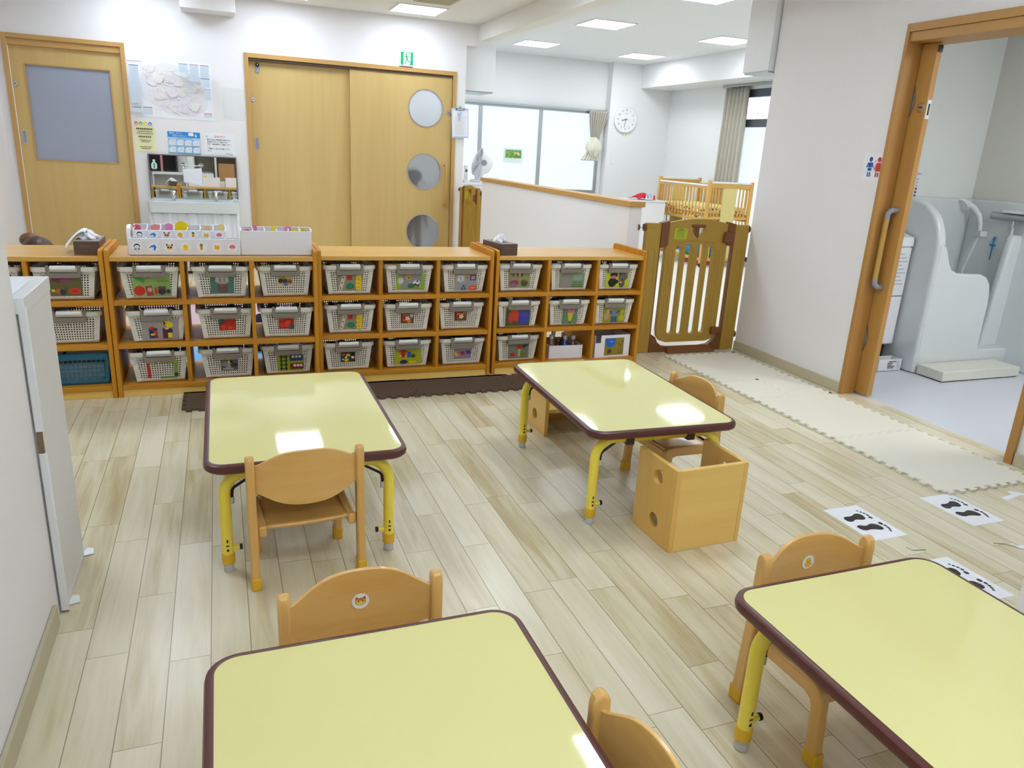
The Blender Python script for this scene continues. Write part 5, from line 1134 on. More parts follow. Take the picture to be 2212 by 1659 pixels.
# ================================================================== PEOPLE
def grow(name, par, chain, m, mats_extra=None):
    """chain: list of (name, parent index, position, radius) -> skin surface"""
    me = bpy.data.meshes.new(name); me.from_pydata([c[1] for c in chain], [(c[0], i) for i, c in enumerate(chain) if c[0] is not None], [])
    o = bpy.data.objects.new(name, me); C.objects.link(o); o.parent = par; me.materials.append(m)
    sk = o.modifiers.new('skin', 'SKIN'); sk.use_smooth_shade = True
    if not me.skin_vertices: 
        bm = bmesh.new(); bm.from_mesh(me); bm.verts.layers.skin.verify(); bm.to_mesh(me); bm.free()
    for v, c in zip(me.skin_vertices[0].data, chain): v.radius = (c[2], c[2] * (c[3] if len(c) > 3 else 1))
    me.skin_vertices[0].data[0].use_root = True
    d = o.modifiers.new('sub', 'SUBSURF'); d.levels = 1; d.render_levels = 2
    return o
def hand(ch, wrist, d, side, up, s):
    """palm and five bent fingers appended to a chain; d: forward, side: towards the thumb"""
    d, side, up = Vector(d).normalized(), Vector(side).normalized(), Vector(up).normalized(); w = ch[wrist][1]; w = Vector(w)
    ch.append((wrist, tuple(w + d * .045 * s), .021 * s)); pm = len(ch) - 1
    for k, ln in ((1.1, .062), (.38, .072), (-.35, .068), (-1.05, .052)):
        b = w + d * .078 * s + side * .019 * s * k; ch.append((pm, tuple(b), .0095 * s)); i = len(ch) - 1
        ch.append((i, tuple(b + d * ln * .5 * s - up * .006 * s), .0085 * s)); ch.append((len(ch) - 1, tuple(b + d * ln * .85 * s - up * .026 * s), .0068 * s))
    b = w + d * .03 * s + side * .030 * s; ch.append((pm, tuple(b), .0105 * s)); ch.append((len(ch) - 1, tuple(b + d * .03 * s + side * .018 * s), .0092 * s)); ch.append((len(ch) - 1, tuple(b + d * .052 * s + side * .022 * s - up * .01 * s), .0075 * s))
def head_hair(par, c, r, m, bun=None):
    m_ = MB()
    def cap(u, v):
        a = 2 * PI * u; th = v * PI * (.60 + .16 * max(0, -math.sin(a)))      # longer at the back (-y)
        rr = r * (1.09 + .015 * math.sin(16 * a) * math.sin(th))
        return (c[0] + rr * .93 * math.sin(th) * math.cos(a), c[1] + rr * 1.03 * math.sin(th) * math.sin(a), c[2] + rr * 1.12 * math.cos(th))
    m_.sheet(cap, 48, 16, m)
    if bun: m_.ball(bun[0], bun[1], bun[2], 20)
    m_.build('hair', par, weld=True, angle=180)
def face(par, c, r):
    m = MB()
    for s in (-1, 1):
        m.ball((c[0] + s * r * .36, c[1] + r * .86, c[2] + .0), (r * .15, r * .08, r * .10), M_WPLA, 12); m.ball((c[0] + s * r * .36, c[1] + r * .92, c[2]), (r * .08, r * .05, r * .08), M_BLACK, 12)
        m.ball((c[0] + s * r * .97, c[1], c[2] - r * .08), (r * .10, r * .18, r * .26), M_SKIN, 12)
    m.ball((c[0], c[1] + r * .98, c[2] - r * .25), (r * .13, r * .16, r * .2), M_SKIN, 12); m.ball((c[0], c[1] + r * .90, c[2] - r * .58), (r * .28, r * .07, r * .07), flat((190, 110, 104)), 12)
    m.build('face', par)
# person sitting on the floor behind the shelves: only the hair shows
t = thing('person', 'person with brown hair seated on the floor behind the leftmost shelf', 'person', (-1.025, 5.20, 0), math.radians(165))
s = .82
ch = [(None, (0, 0, .12), .105), (0, (0, .01, .25), .095), (1, (0, .015, .37), .10), (2, (0, .01, .44), .060), (3, (0, .01, .49), .038), (4, (0, .02, .55), .066), (5, (0, .025, .625), .086), (6, (0, .02, .68), .060)]
for sx in (-1, 1):
    a = len(ch); ch += [(0, (sx * .09, .05, .10), .075), (a, (sx * .24, .22, .12), .055), (a + 1, (sx * .10, .34, .055), .042), (a + 2, (sx * .0 + sx * -.03, .40, .040), .030), (a + 3, (sx * -.08, .44, .040), .024)]
    b = len(ch); ch += [(2, (sx * .12, .01, .405), .045), (b, (sx * .20, .06, .27), .036), (b + 1, (sx * .14, .22, .20), .026)]; hand(ch, b + 2, (-.4 * sx, 1, -.1), (-sx, 0, .3), (0, 0, 1), s)
grow('body', t, ch, M_SKIN); head_hair(t, (0, .02, .605), .093, M_HAIR, ((.066, -.03, .688), (.054, .052, .044), mat('light_brown_hair', (112, 72, 44), .4, nscale=140, namt=.35, bump=.5, bscale=160))); face(t, (0, .02, .600), .088)
top = [(None, (0, 0, .15), .118), (0, (0, .01, .25), .108), (1, (0, .015, .37), .112), (2, (0, .01, .435), .066)]
for sx in (-1, 1): b = len(top); top += [(2, (sx * .125, .01, .405), .056), (b, (sx * .20, .06, .28), .047)]
grow('shirt', t, top, M_NAVYC)
# standing figure blurred behind the round panes
t = thing('person', 'blurred dark haired person in pink behind the round frosted panes', 'person', (2.085, 8.725, 0), math.radians(200))
ch = [(None, (0, 0, .52), .090), (0, (0, 0, .64), .085), (1, (0, 0, .76), .092), (2, (0, 0, .83), .055), (3, (0, 0, .88), .035), (4, (0, .01, .93), .062), (5, (0, .015, 1.0), .080), (6, (0, .01, 1.055), .055)]
for sx in (-1, 1):
    a = len(ch); ch += [(0, (sx * .065, 0, .48), .066), (a, (sx * .07, .01, .28), .046), (a + 1, (sx * .07, -.01, .07), .032), (a + 2, (sx * .075, .05, .025), .026), (a + 3, (sx * .08, .10, .02), .022)]
    b = len(ch); ch += [(2, (sx * .115, 0, .79), .040), (b, (sx * .155, .0, .64), .031), (b + 1, (sx * .155, .05, .51), .023)]; hand(ch, b + 2, (0, .3, -1), (0, 1, .3), (sx, 0, 0), .7)
grow('body', t, ch, M_SKIN); head_hair(t, (0, .01, 1.0), .087, M_BHAIR); face(t, (0, .01, .99), .082)
top = [(None, (0, 0, .40), .115), (0, (0, 0, .54), .105), (1, (0, 0, .64), .098), (2, (0, 0, .76), .104), (3, (0, 0, .825), .060)]
for sx in (-1, 1): b = len(top); top += [(3, (sx * .118, 0, .79), .050), (b, (sx * .155, 0, .66), .042)]
grow('dress', t, top, M_PINKC)

# ================================================================== SAFETY GATES
def safety_gate(label, loc, rz, doors=True):
    t = thing('safety_gate', label, 'gate', loc, rz, 'brown safety gates')
    d = .038
    for x0, x1 in ((0.0, .118), (.732, .850)):
        MB().prism(rect(x0, x1, 0, .926), 'y', 0, d, M_TAN).build('post', t, bevel=.006)
        m = MB()
        for z0, z1 in ((.12, .40), (.46, .76)):
            p = rrect((x0 + x1) / 2 - .026, (x0 + x1) / 2 + .026, z0, z1, .025); m.tube([(x, -.0005, z) for x, z in p], .0022, M_TAN, 6, closed=True)
        for z in (.065, .10, .895): m.tube([(x0 + .01, -.0005, z), (x1 - .01, -.0005, z)], .0018, M_TAN, 6)
        m.build('moulding', t)
    m = MB(); m.box(.113, .126, .002, d - .002, 0, .93, M_BRN).box(.724, .737, .002, d - .002, 0, .93, M_BRN)
    m.prism([(.12, .756), (.182, .775), (.182, .945), (.12, .930)], 'y', -.004, d + .004, M_BRN); m.prism([(.73, .768), (.668, .780), (.668, .945), (.73, .930)], 'y', -.004, d + .004, M_BRN)
    m.prism([(.12, 0), (.30, 0), (.30, .035), (.225, .045), (.185, .075), (.165, .115), (.12, .140)], 'y', 0, d, M_BRN); m.prism([(.73, 0), (.55, 0), (.55, .035), (.625, .045), (.665, .075), (.685, .115), (.73, .140)], 'y', 0, d, M_BRN)
    m.build('inner_frame', t, bevel=.002)
    m = MB(); m.hexa([(.245, -.060, .0), (.655, -.060, .0), (.640, .09, .0), (.262, .09, .0)], [(.250, -.052, .010), (.650, -.052, .010), (.628, .0, .046), (.272, .0, .046)], M_BRN); m.build('sill', t, bevel=.003)
    arch = [(.172 + .506 * i / 14, .930 + .032 * math.sin(PI * i / 14)) for i in range(15)]
    out = [(.676, .86)] + [] 
    out = [(.255, .072), (.595, .072), (.640, .086), (.668, .120), (.676, .17), (.678, .925)] + arch[::-1][1:-1] + [(.172, .925), (.168, .17), (.178, .120), (.208, .086)]
    def slot(x0, x1, z0, z1): return rrect(x0, x1, z0, z1, (x1 - x0) / 2 - .001, 5)
    holes = [slot(.254, .303, .135, .775), slot(.336, .384, .130, .788), slot(.438, .489, .130, .790), slot(.524, .570, .135, .777)]
    heart = spline([(.362, .902), (.372, .875), (.395, .848), (.421, .828), (.447, .848), (.470, .875), (.480, .902), (.455, .912), (.421, .905), (.387, .912)], 3)
    MB().prism(out, 'y', .004, .034, M_TAN, holes=holes + [heart]).build('door_panel', t, bevel=.003)
    m = MB(); m.tube([(.255 + .32 * i / 12, .003, .788 + .022 * math.sin(PI * i / 12)) for i in range(13)], .0025, M_TAN, 6)
    for x in (.218, .411, .608):
        for z0, z1 in ((.17, .42), (.46, .75)):
            p = rrect(x - .014, x + .014, z0, z1, .013); m.tube([(u, .0035, v) for u, v in p], .002, M_TAN, 6, closed=True)
    m.build('door_moulding', t)
    m = MB(); m.box(.362, .480, .001, .037, .900, .922, M_BRN).box(.405, .437, .014, .03, .83, .905, M_BRN); m.build('handle_latch', t, bevel=.002)
    m = MB(); m.prism([(.632, .80), (.70, .80), (.715, .835), (.70, .875), (.640, .872)], 'y', -.022, .006, M_BRN); m.build('upper_latch', t, bevel=.004)
    m = MB(); m.prism(rrect(.628, .722, .125, .178, .008), 'y', -.018, .006, M_BRN); m.build('lower_latch', t, bevel=.004)
    m = MB(); m.prism(rrect(.228, .332, .818, .892, .008), 'y', .0015, .0045, mat('lime_label', (186, 200, 50), .5, nscale=10, namt=.03)); a = Art(m, lambda u, v, l: (u, .0013 - l, v), .0003)
    for k in range(8): a.rect(.24, .32 - (k % 3) * .008, .826 + k * .0075, .8285 + k * .0075, (150, 164, 46))
    a.rect(.262, .298, .884, .888, (110, 120, 40)); m.build('warning_label', t)
    for sx, x in ((-1, 0.0), (1, .85)):
        for z in (.895, .115):
            m = MB(); m.lathe([(0, 0), (.026, 0), (.026, .010), (.012, .014), (0, .014)], M_BRN, (0, 0, 0), 16, 'x', Matrix.Translation((x, d / 2, z)) @ Matrix.Scale(sx, 4, (1, 0, 0)))
            m.tube([(x, d / 2, z), (x + sx * .055, d / 2, z)], .004, M_STEEL, 10)
            m.lathe([(.006, .044), (.020, .050), (.022, .056), (0, .058)], M_BRN, (0, 0, 0), 16, 'x', Matrix.Translation((x - (.03 if sx < 0 else 0.0) * 0, d / 2, z)) @ Matrix.Scale(sx, 4, (1, 0, 0)))
            m.build('pressure_bolt', t)
    return t
g = safety_gate('brown safety gate with a heart cut-out between the half-height wall and the washroom wall', (2.730, 4.556, 0), math.radians(-.6))
g2 = dup(g, (2.565, 8.455, 0), math.radians(-87.5), 'narrow looking brown safety gate beside the double door, seen edge-on', 'brown safety gates')
g2.scale = (.78, 1, 1)

# ================================================================== FAR ROOM
# crib
t = thing('crib', 'wooden crib with white top rails behind the gate in the far room', 'crib', (5.890, 8.42, 0))
cw, cl = .70, 1.20
def crib_end(y, nm):
    m = MB(); m.box(.045, cw - .045, y - .012, y + .012, 1.03, 1.085, M_CRIB).box(.045, cw - .045, y - .012, y + .012, .085, .125, M_CRIB).box(.045, cw - .045, y - .010, y + .010, .63, .665, M_CRIB)
    for x in (.085, .135, .185, .505, .555, .605): m.tube([(x, y, .125), (x, y, 1.03)], .0095, M_CRIB, 8)
    e = m.build('end_frame', t, bevel=.003)
    MB().box(.240, .452, y - .011, y + .011, .125, 1.03, M_CRIBP).build('end_panel', e, bevel=.002)
    MB().box(.04, cw - .04, y - .016, y + .016, 1.085, 1.108, M_WPLA).build('end_cap', e, bevel=.005)
    for x in (.022, cw - .022):
        p = MB().box(x - .022, x + .022, y - .022, y + .022, .055, 1.118, M_CRIB).build('post', t, bevel=.005)
        k = MB().tube([(x, y, .055), (x, y, .04)], .007, M_STEEL, 8); k.lathe([(0, -.011), (.024, -.009), (.026, 0), (.024, .009), (0, .011)], M_BLACK, (x, y, .0265), 14, 'x'); k.build('caster', p)
crib_end(.0, 'near'); crib_end(cl, 'far')
for x in (.012, cw - .012):
    m = MB(); m.box(x - .011, x + .011, .022, cl - .022, .60, .635, M_CRIB).box(x - .009, x + .009, .022, cl - .022, 1.012, 1.045, M_CRIB)
    for k in range(14): m.tube([(x, .085 + k * .0795, .635), (x, .085 + k * .0795, 1.015)], .0088, M_CRIB, 8)
    sd = m.build('side_rail', t, bevel=.002); MB().box(x - .014, x + .014, .022, cl - .022, 1.045, 1.068, M_WPLA).build('side_cap', sd, bevel=.005)
MB().box(.03, cw - .03, .02, cl - .02, .655, .69, M_CRIB).build('bed_base', t); MB().box(.004, .026, .022, cl - .022, .085, .125, M_CRIB).box(cw - .026, cw - .004, .022, cl - .022, .085, .125, M_CRIB).build('lower_rail', t, bevel=.003)
mt = MB().box(.03, cw - .03, .03, cl - .03, .692, .785, mat('yellow_bedding', (246, 226, 160), .9, nscale=40, namt=.05)).build('mattress', t, bevel=.02, seg=3)
m = MB(); r = random.Random(9)
for f_, (n_, L_) in ((lambda u, v, l: (.0285 - l, u, v), (16, cl)), (lambda u, v, l: (u, .0285 - l, v), (9, cw))):
    a = Art(m, f_, .00005)
    for i in range(n_):
        x, z = .07 + i * (L_ - .14) / n_, .738 + r.uniform(-.02, .02); c = r.choice([(176, 40, 34), (70, 70, 96), (200, 60, 50)]); a.ell(x, z, .013, .011, c, 12); a.ell(x - .009, z + .010, .005, .005, c, 10); a.ell(x + .009, z + .010, .005, .005, c, 10)
m.build('bedding_print', mt)
for k, (n_, c, z0, z1, l) in enumerate((('blanket', (216, 76, 116), .001, .055, 'folded pink blanket at the bottom of the pile under the crib'), ('blanket', (84, 156, 44), .0555, .145, 'folded green blanket in the middle of the pile under the crib'), ('blanket', (74, 150, 210), .1455, .225, 'folded blue blanket on top of the pile under the crib'))):
    m = MB()
    for q in range(3): m.box(6.0 - .01 * k, 6.46, 8.62, 9.10 - .02 * q, z0 + (z1 - z0) * q / 3 + .001, z0 + (z1 - z0) * (q + 1) / 3, mat('blanket_%d' % k, c, .9, nscale=30, namt=.1, bump=.3, bscale=80))
    tag(m.build(n_, bevel=.008, seg=2), l, 'blanket', 'folded blankets under the crib')
# low white cabinet with a red cloth
t = thing('low_cabinet', 'low white cabinet at the end of the half-height wall, left of the crib', 'cabinet', (5.0, 9.15, 0))
MB().box(0, .74, 0, .45, .03, .78, M_WPLA).box(-.01, .75, -.012, .46, .78, .80, M_WPLA).box(.03, .71, .03, .44, 0, .03, M_GRYPLA).build('carcass', t, bevel=.004)
MB().box(.365, .368, -.002, .002, .05, .77, M_GRYPLA).build('door_gap', t)
m = MB(); m.sheet(lambda u, v: (5.32 + .27 * u + .02 * math.sin(6 * v), 9.17 + .3 * v, .802 + .150 * math.sin(PI * min(1, u * .9 + .06)) * (.65 + .35 * math.sin(4 * u + 5 * v)) * math.sin(PI * (v * .8 + .1))), 20, 14, mat('red_cloth', (196, 36, 54), .9, nscale=20, namt=.2)); o = m.build('cloth_bundle', solid=.004)
tag(o, 'crumpled red cloth bundle with a white and blue print on the low white cabinet', 'cloth')
m = MB(); a = Art(m, lambda u, v, l: (5.42 + u, 9.165 - l, .803 + v), .001)
a.poly([(0, .005), (.13, .005), (.12, .085), (.01, .09)], (236, 238, 244)); a.line([(.02, .08), (.04, .02), (.06, .08)], .008, (60, 100, 180)); a.line([(.08, .08), (.09, .02)], .008, (60, 100, 180)); a.poly([(.12, .005), (.155, .005), (.15, .06), (.12, .07)], (220, 80, 60)); m.build('print', o)
# curtains
def pleat(fn_x, z0, z1, n, nz=16):
    return MB().sheet(lambda u, v: fn_x(u, v, z0 + (z1 - z0) * v), n, nz, M_CURT)
t = thing('curtain', 'grey beige pleated curtain at the far window behind the crib', 'curtain', (6.652, 0, 0))
m = pleat(lambda u, v, z: (-.002 + .046 * math.sin(2 * PI * 6.5 * u + .6 * math.sin(5 * u)) * (.6 + .4 * (1 - v)), 8.865 + .52 * u + (1 - v) * (.03 * math.sin(3 * u)), z), .10, 2.325, 160); m.build('cloth', t, solid=.002, angle=180)
m = MB()
for k in range(8): m.tube([(0, 8.885 + k * .069, 2.315), (0, 8.885 + k * .069, 2.34)], .004, M_STEEL, 8)
m.build('hooks', t)
t = thing('curtain', 'pale curtain tied into a knot at the right end of the frosted windows', 'curtain', (5.47, 10.91, 0))
def drape(u, v):
    z = 2.0 - .46 * v; w = .135 * (1 - v) ** .8 + .040; c = .03 - .06 * v
    return (c + (u - .5) * 2 * w, .022 * math.sin(2 * PI * 8 * u) * (1 - .5 * v) - .01 * v, z)
MB().sheet(drape, 128, 12, M_CURT).build('cloth', t, solid=.002, angle=180)
def knot(u, v):
    th, a = PI * v, 2 * PI * u; r = .118 * (1 + .10 * math.sin(4 * a + 7 * v) + .07 * math.sin(9 * a - 11 * v) + .05 * math.sin(15 * v))
    return (-.035 + r * math.sin(th) * math.cos(a), -.02 + r * .6 * math.sin(th) * math.sin(a), 1.46 + r * 1.15 * math.cos(th))
MB().sheet(knot, 48, 24, M_CURT2).build('knot', t, weld=True, angle=180)
for k, (x, a_, w_) in enumerate(((-.12, -.55, .045), (-.05, -.2, .045), (.02, .05, .05))):
    MB().sheet(lambda u, v: (x + (u - .5) * w_ * 2 * (.5 + v * .6) + math.sin(a_) * .13 * v, -.02 + .014 * math.sin(12 * u + k), 1.40 - .135 * v), 16, 5, M_CURT2).build('tail', t, solid=.002, angle=180)
# wall clock
t = thing('wall_clock', 'round white wall clock on the far wall with a yellow tag below', 'clock', (5.915, 10.849, 1.90))
MB().lathe([(0, 0), (.192, 0), (.197, -.012), (.195, -.03), (.183, -.036), (.180, -.028), (0, -.027)], mat('clock_white', (240, 240, 242), .3, nscale=10, namt=.01), (0, 0, 0), 48, 'y').build('case', t)
m = MB(); a = Art(m, lambda u, v, l: (u, -.0275 - l, v), .0004); ink = (52, 54, 60)
for h in range(1, 13):
    an = PI / 2 - h * PI / 6; a.text(str(h), .138 * math.cos(an), .138 * math.sin(an) - .015, .046, ink, 'c', .85)
a.rect(-.02, .02, .082, .087, ink); m.build('dial', t)
m = MB(); a = Art(m, lambda u, v, l: (u, -.031 - l, v), .0008)
def hnd(deg, L, w, c, tail=.02):
    an = math.radians(90 - deg); a.line([(-tail * math.cos(an), -tail * math.sin(an)), (L * math.cos(an), L * math.sin(an))], w, c)
hnd(256, .075, .010, ink); hnd(190, .115, .007, ink); hnd(92, .05, .003, (120, 120, 124)); a.ell(0, 0, .008, .008, ink); m.build('hands', t)
MB().prism(rect(-.012, .012, -.235, -.180), 'y', -.02, -.017, flat((240, 226, 120))).build('yellow_tag', t)
tag(MB().box(5.715, 5.805, 10.842, 10.8495, 1.235, 1.36, M_WPLA).box(5.742, 5.778, 10.838, 10.842, 1.265, 1.33, M_WPLA).build('light_switch', bevel=.002), 'white switch plate on the far wall below the clock', 'switch')
# sheet with a picture taped on the window pane
m = MB(); m.box(4.0, 4.315, 10.994, 10.997, 1.175, 1.385, mat('window_sheet', (228, 240, 240), .6, nscale=10, namt=.01)); a = Art(m, lambda u, v, l: (u, 10.9935 - l, v), .0005)
a.rect(4.03, 4.285, 1.245, 1.362, (112, 176, 92)); r = random.Random(2)
for i in range(60): a.ell(r.uniform(4.04, 4.275), r.uniform(1.252, 1.355), r.uniform(.005, .014), r.uniform(.004, .010), r.choice([(86, 160, 80), (150, 200, 96), (176, 210, 120), (70, 140, 90), (200, 214, 130)]), 9)
for i in range(10): a.ell(4.20 + r.uniform(-.035, .045), 1.308 + r.uniform(-.02, .02), .016, .012, r.choice([(240, 190, 130), (236, 170, 110), (244, 206, 150)]), 10)
tag(m.build('picture_sheet'), 'small green flower photo on a white sheet stuck to the frosted window', 'picture')
# counter, fan, phone
t = thing('counter', 'white counter at the end of the door wall carrying a fan and a phone', 'counter', (2.62, 8.92, 0))
MB().box(0, 1.0, .02, .70, 0, .93, M_WPLA).box(-.005, 1.01, 0, .71, .93, .955, M_WPLA).build('carcass', t, bevel=.004)
t = thing('fan', 'white air circulator fan tilted upward on the white counter', 'fan', (3.03, 9.22, .9555))
MB().lathe([(0, 0), (.098, 0), (.104, .010), (.098, .026), (.06, .036), (0, .04)], M_WPLA, (0, 0, 0), 32).build('base', t)
ax = Vector((-.945, .06, .33)).normalized(); q = ax.to_track_quat('Z', 'Y').to_matrix().to_4x4(); cen = Vector((.02, .0, .235)); XF = Matrix.Translation(cen) @ q
m = MB(); m.lathe([(.0, -.150), (.075, -.145), (.10, -.12), (.150, -.03), (.172, .01), (.172, .035), (.160, .038), (.160, .015)], M_WPLA, (0, 0, 0), 40, X=XF); m.build('housing', t)
m = MB()
for k in range(44):
    a_ = 2 * PI * k / 44; m.tube([(.158 * math.cos(a_), .158 * math.sin(a_), .034), (.12 * math.cos(a_ + .1), .12 * math.sin(a_ + .1), .062), (.045 * math.cos(a_ + .25), .045 * math.sin(a_ + .25), .074)], .0022, M_WPLA, 6, X=XF)
m.lathe([(0, .078), (.04, .076), (.046, .068)], M_WPLA, (0, 0, 0), 24, X=XF); m.build('grille', t)
m = MB()
for k in range(5):
    a_ = 2 * PI * k / 5; m.hexa([(.03 * math.cos(a_), .03 * math.sin(a_), .0), (.145 * math.cos(a_ - .3), .145 * math.sin(a_ - .3), .01), (.145 * math.cos(a_ + .4), .145 * math.sin(a_ + .4), .03), (.03 * math.cos(a_ + .8), .03 * math.sin(a_ + .8), .012)], [(.03 * math.cos(a_), .03 * math.sin(a_), .003), (.145 * math.cos(a_ - .3), .145 * math.sin(a_ - .3), .013), (.145 * math.cos(a_ + .4), .145 * math.sin(a_ + .4), .033), (.03 * math.cos(a_ + .8), .03 * math.sin(a_ + .8), .015)], M_GRYPLA, XF)
m.build('blades', t)
sd = Vector((ax.y, -ax.x, 0)).normalized()
for s in (-1, 1):
    c_ = cen + sd * .178 * s
    m = MB(); m.tube([sd * .07 * s + Vector((0, 0, .03)), sd * .16 * s + Vector((.01, 0, .09)), c_], [.022, .020, .026], M_WPLA, 12); m.build('arm', t)
    q2 = (sd * s).to_track_quat('Z', 'Y').to_matrix().to_4x4(); MB().lathe([(0, .036), (.030, .034), (.036, .028), (.036, .0)], M_GRYPLA, (0, 0, 0), 24, X=Matrix.Translation(c_) @ q2).build('pivot_knob', t)
t = thing('phone', 'white handset standing on the counter left of the fan', 'phone', (2.80, 9.0, .9555), math.radians(18))
MB().box(-.034, .034, -.03, .03, 0, .03, M_WPLA).build('cradle', t, bevel=.006)
MB().box(-.024, .024, -.012, .014, .02, .196, M_WPLA).build('handset', t, bevel=.006)
m = MB(); a = Art(m, lambda u, v, l: (u, -.0125 - l, v), .0005); a.rect(-.016, .016, .118, .152, (70, 96, 92))
for i in range(3):
    for j in range(4): a.rect(-.015 + i * .0115, -.008 + i * .0115, .035 + j * .018, .045 + j * .018, (206, 208, 214))
m.build('keypad', t)

# ================================================================== WASHROOM
t = thing('shower_pan', 'white moulded shower basin with curved side walls in the washroom', 'shower', (4.488, 3.715, 0))
sidep = [(0, 0), (.575, 0), (.575, 1.19), (.30, 1.182), (.21, 1.165), (.14, 1.13), (.085, 1.085), (.045, 1.02), (.018, .95), (.004, .87), (0, .78)]
MB().prism(spline(sidep[2:], 4, False) + sidep[:2], 'x', 0, .075, M_FRP).build('side_wall', t, bevel=.022, seg=4)
fr = [(.015, 0), (.93, 0), (.93, .15), (.66, .152), (.608, .156), (.598, .18), (.598, .24), (.594, .48), (.586, .56), (.562, .63), (.515, .68), (.45, .70), (.30, .702), (.22, .708), (.165, .73), (.125, .78), (.098, .84), (.07, .885), (.015, .90)]
MB().prism(fr, 'y', -.006, .058, M_FRP).build('front_wall', t, bevel=.016, seg=4)
MB().box(.05, .93, .04, .575, .02, .152, M_FRP).build('floor_pan', t, bevel=.012, seg=3)
m = MB(); m.box(.06, .93, .540, .58, .15, 1.185, M_FRP); m.box(.888, .93, -.55, .545, .0, 1.185, M_FRP); m.build('back_wall', t, bevel=.016, seg=4)
MB().prism([(.725, .14), (.93, .14), (.93, .962), (.82, .962), (.798, .945)], 'y', .082, .14, M_FRP).build('right_wall', t, bevel=.02, seg=4)
t = thing('step_board', 'low off-white step board in front of the shower basin', 'step', (4.507, 3.485, 0)); MB().box(0, .745, 0, .212, .006, .076, M_FRPSTEP).build('board', t, bevel=.006); MB().box(.01, .735, .01, .2, 0, .006, M_BLACK).build('feet', t)
t = thing('shower_head', 'white hand shower in its holder on the basin wall', 'shower head', (5.33, 4.10, .95))
m = MB(); m.tube([(.0, .0, .0), (.005, .01, .06), (0, .03, .12), (-.015, .08, .175), (-.04, .13, .20)], [.014, .016, .018, .022, .026], M_WPLA, 14); m.build('handle', t)
m = MB(); m.lathe([(0, 0), (.046, 0), (.05, .01), (.04, .03), (0, .036)], M_WPLA, (0, 0, 0), 20, X=Matrix.Translation((-.075, .135, .185)) @ Matrix.Rotation(math.radians(55), 4, 'Y')); m.build('spray_plate', t)
m = MB(); m.box(-.02, .046, -.03, .02, -.03, .012, M_WPLA).box(-.024, -.016, -.026, .016, -.035, .016, M_STEEL); m.build('holder', t, bevel=.003)
MB().tube([(0, .0, -.03), (-.005, .03, -.15), (-.01, .06, -.3), (-.02, .02, -.48), (-.01, -.10, -.62), (.0, -.22, -.50), (.02, -.24, -.05), (.02, -.235, .07)], .008, M_WPLA, 10).build('hose', t)
t = thing('mixer_tap', 'chrome bar mixer tap on the right wall of the shower basin', 'tap', (5.33, 3.86, 1.08))
m = MB(); m.tube([(0, .17, .004), (0, -.20, -.004)], .026, M_ALU, 20); m.tube([(0, .0, -.02), (0, 0, -.07)], .014, M_STEEL, 14); m.build('bar', t)
m = MB(); m.box(-.03, .045, -.16, .08, .028, .046, M_WPLA); m.build('shelf', t, bevel=.004)
m = MB(); m.tube([(.0, .1, 0), (.046, .1, 0)], .016, M_STEEL, 12).tube([(.0, -.15, 0), (.046, -.15, 0)], .016, M_STEEL, 12); m.build('mount', t)
t = thing('cleaning_brush', 'thin blue cleaning brush hanging on the shower basin wall', 'brush', (5.362, 3.994, .76))
MB().tube([(0, 0, 0), (0, 0, .15)], .004, flat((40, 130, 190)), 8).ball((0, 0, .15), (.008, .010, .022), flat((40, 130, 190)), 12).box(-.012, .004, -.018, .018, .10, .115, flat((40, 130, 190))).tube([(0, 0, .16), (.006, 0, .175), (.010, 0, .17)], .003, M_WPLA, 6).build('brush', t)
t = thing('washing_machine', 'white washing machine on a dark base left of the shower basin', 'washing machine', (4.22, 3.905, 0))
MB().box(-.28, .252, .0, .375, .165, .86, M_WPLA).build('body', t, bevel=.015, seg=3); MB().prism([(-.005, .86), (.375, .86), (.375, .97), (.10, .95), (.0, .925)], 'x', -.28, .252, M_WPLA).build('top_panel', t, bevel=.008)
MB().box(-.27, .20, .03, .36, 0, .165, M_BLACK).build('base', t); m = MB(); a = Art(m, lambda u, v, l: (u, -.0005 - l, v), .0004); a.rect(-.27, .24, .515, .521, (70, 76, 84))
for k in range(9): a.rect(.08, .225 - (k % 3) * .02, .60 + k * .026, .606 + k * .026, (176, 182, 192))
m.build('front_print', t)
t = thing('label_box', 'small white box with printed label on the washroom floor', 'box', (4.36, 3.80, 0))
m = MB()
for q in ((-.10, .11, 0, .003), (-.10, .11, .09, .093), (-.10, -.097, .003, .09), (.107, .11, .003, .09)): m.box(q[0], q[1], q[2], q[3], 0, .085, M_CARTON)
m.box(-.1, .11, 0, .093, 0, .003, M_CARTON); m.build('box', t); m = MB(); a = Art(m, lambda u, v, l: (u, -.0003 - l, v), .0003)
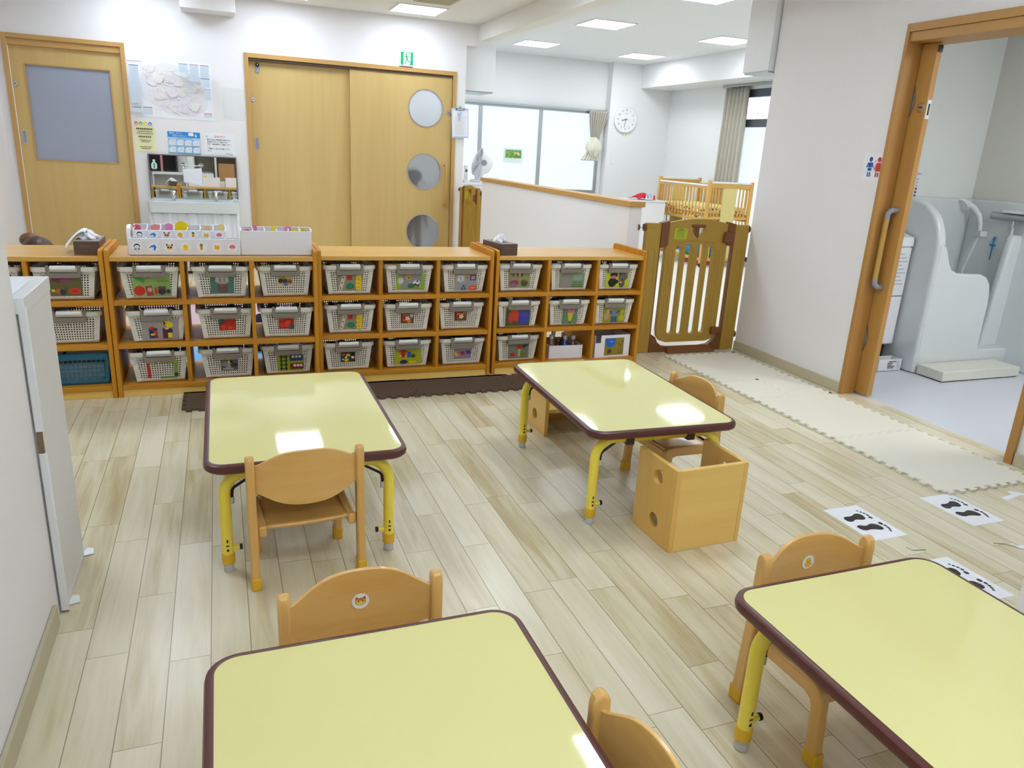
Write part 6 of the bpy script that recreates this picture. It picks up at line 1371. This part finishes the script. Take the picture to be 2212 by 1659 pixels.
for k, (x0, x1) in enumerate(((-.01, .06), (-.02, .03), (-.02, .02), (-.02, .05), (-.02, .04))): a.rect(x0, x1, .065 - k * .011, .071 - k * .011, (50, 52, 60)); a.rect(.065, .09, .063 - k * .011, .066 - k * .011, (150, 150, 160))
m.build('label', t)
t = thing('washroom_notice', 'white notice with dark vertical text on the washroom back wall', 'notice', (4.80, 4.298, 1.16)); MB().box(-.12, .055, -.004, 0, -.02, .19, M_PAPER).box(-.12, .06, -.02, -.004, .19, .205, M_WPLA).build('sheet', t)
m = MB(); a = Art(m, lambda u, v, l: (u, -.0045 - l, v), .0003)
for k in range(7): a.rect(.008, .03, .0 + k * .024, .014 + k * .024, (70, 90, 90)) if k < 4 else a.rect(.012, .028, .0 + k * .024, .008 + k * .024, (160, 170, 170))
m.build('text', t)
# toilet sign beside the washroom door
t = thing('toilet_sign', 'white sheet with a blue boy and a red girl beside the washroom door', 'sign', (3.59, 3.517, 1.365))
MB().box(-.0016, -.0003, -.075, .085, -.072, .082, M_PAPER).build('sheet', t)
m = MB(); a = Art(m, lambda u, v, l: (-.0018 - l, -u, v), .0003)      # u grows towards the camera side
for cx, c, girl in ((-.030, (30, 74, 170), 0), (.034, (214, 40, 46), 1)):
    a.ell(cx, .048, .0125, .014, c)
    if girl:
        a.poly([(cx - .012, .030), (cx + .012, .030), (cx + .022, -.018), (cx - .022, -.018)], c); a.line([(cx - .012, .026), (cx - .026, .0), (cx - .030, -.008)], .006, c); a.line([(cx + .012, .026), (cx + .026, .0), (cx + .030, -.008)], .006, c)
        for s in (-1, 1): a.ell(cx + s * .018, .042, .003, .003, c, 8); a.ell(cx + s * .023, .036, .003, .003, c, 8); a.ell(cx + s * .028, .032, .003, .003, c, 8)
    else:
        a.rect(cx - .014, cx + .014, .002, .030, c); a.rect(cx - .014, cx + .014, -.016, -.001, c); a.line([(cx - .015, .027), (cx - .024, .004)], .007, c); a.line([(cx + .015, .027), (cx + .024, .004)], .007, c)
    for s in (-1, 1): a.rect(cx + s * .008 - .004, cx + s * .008 + .004, -.050, -.024, c)
m.build('figures', t)
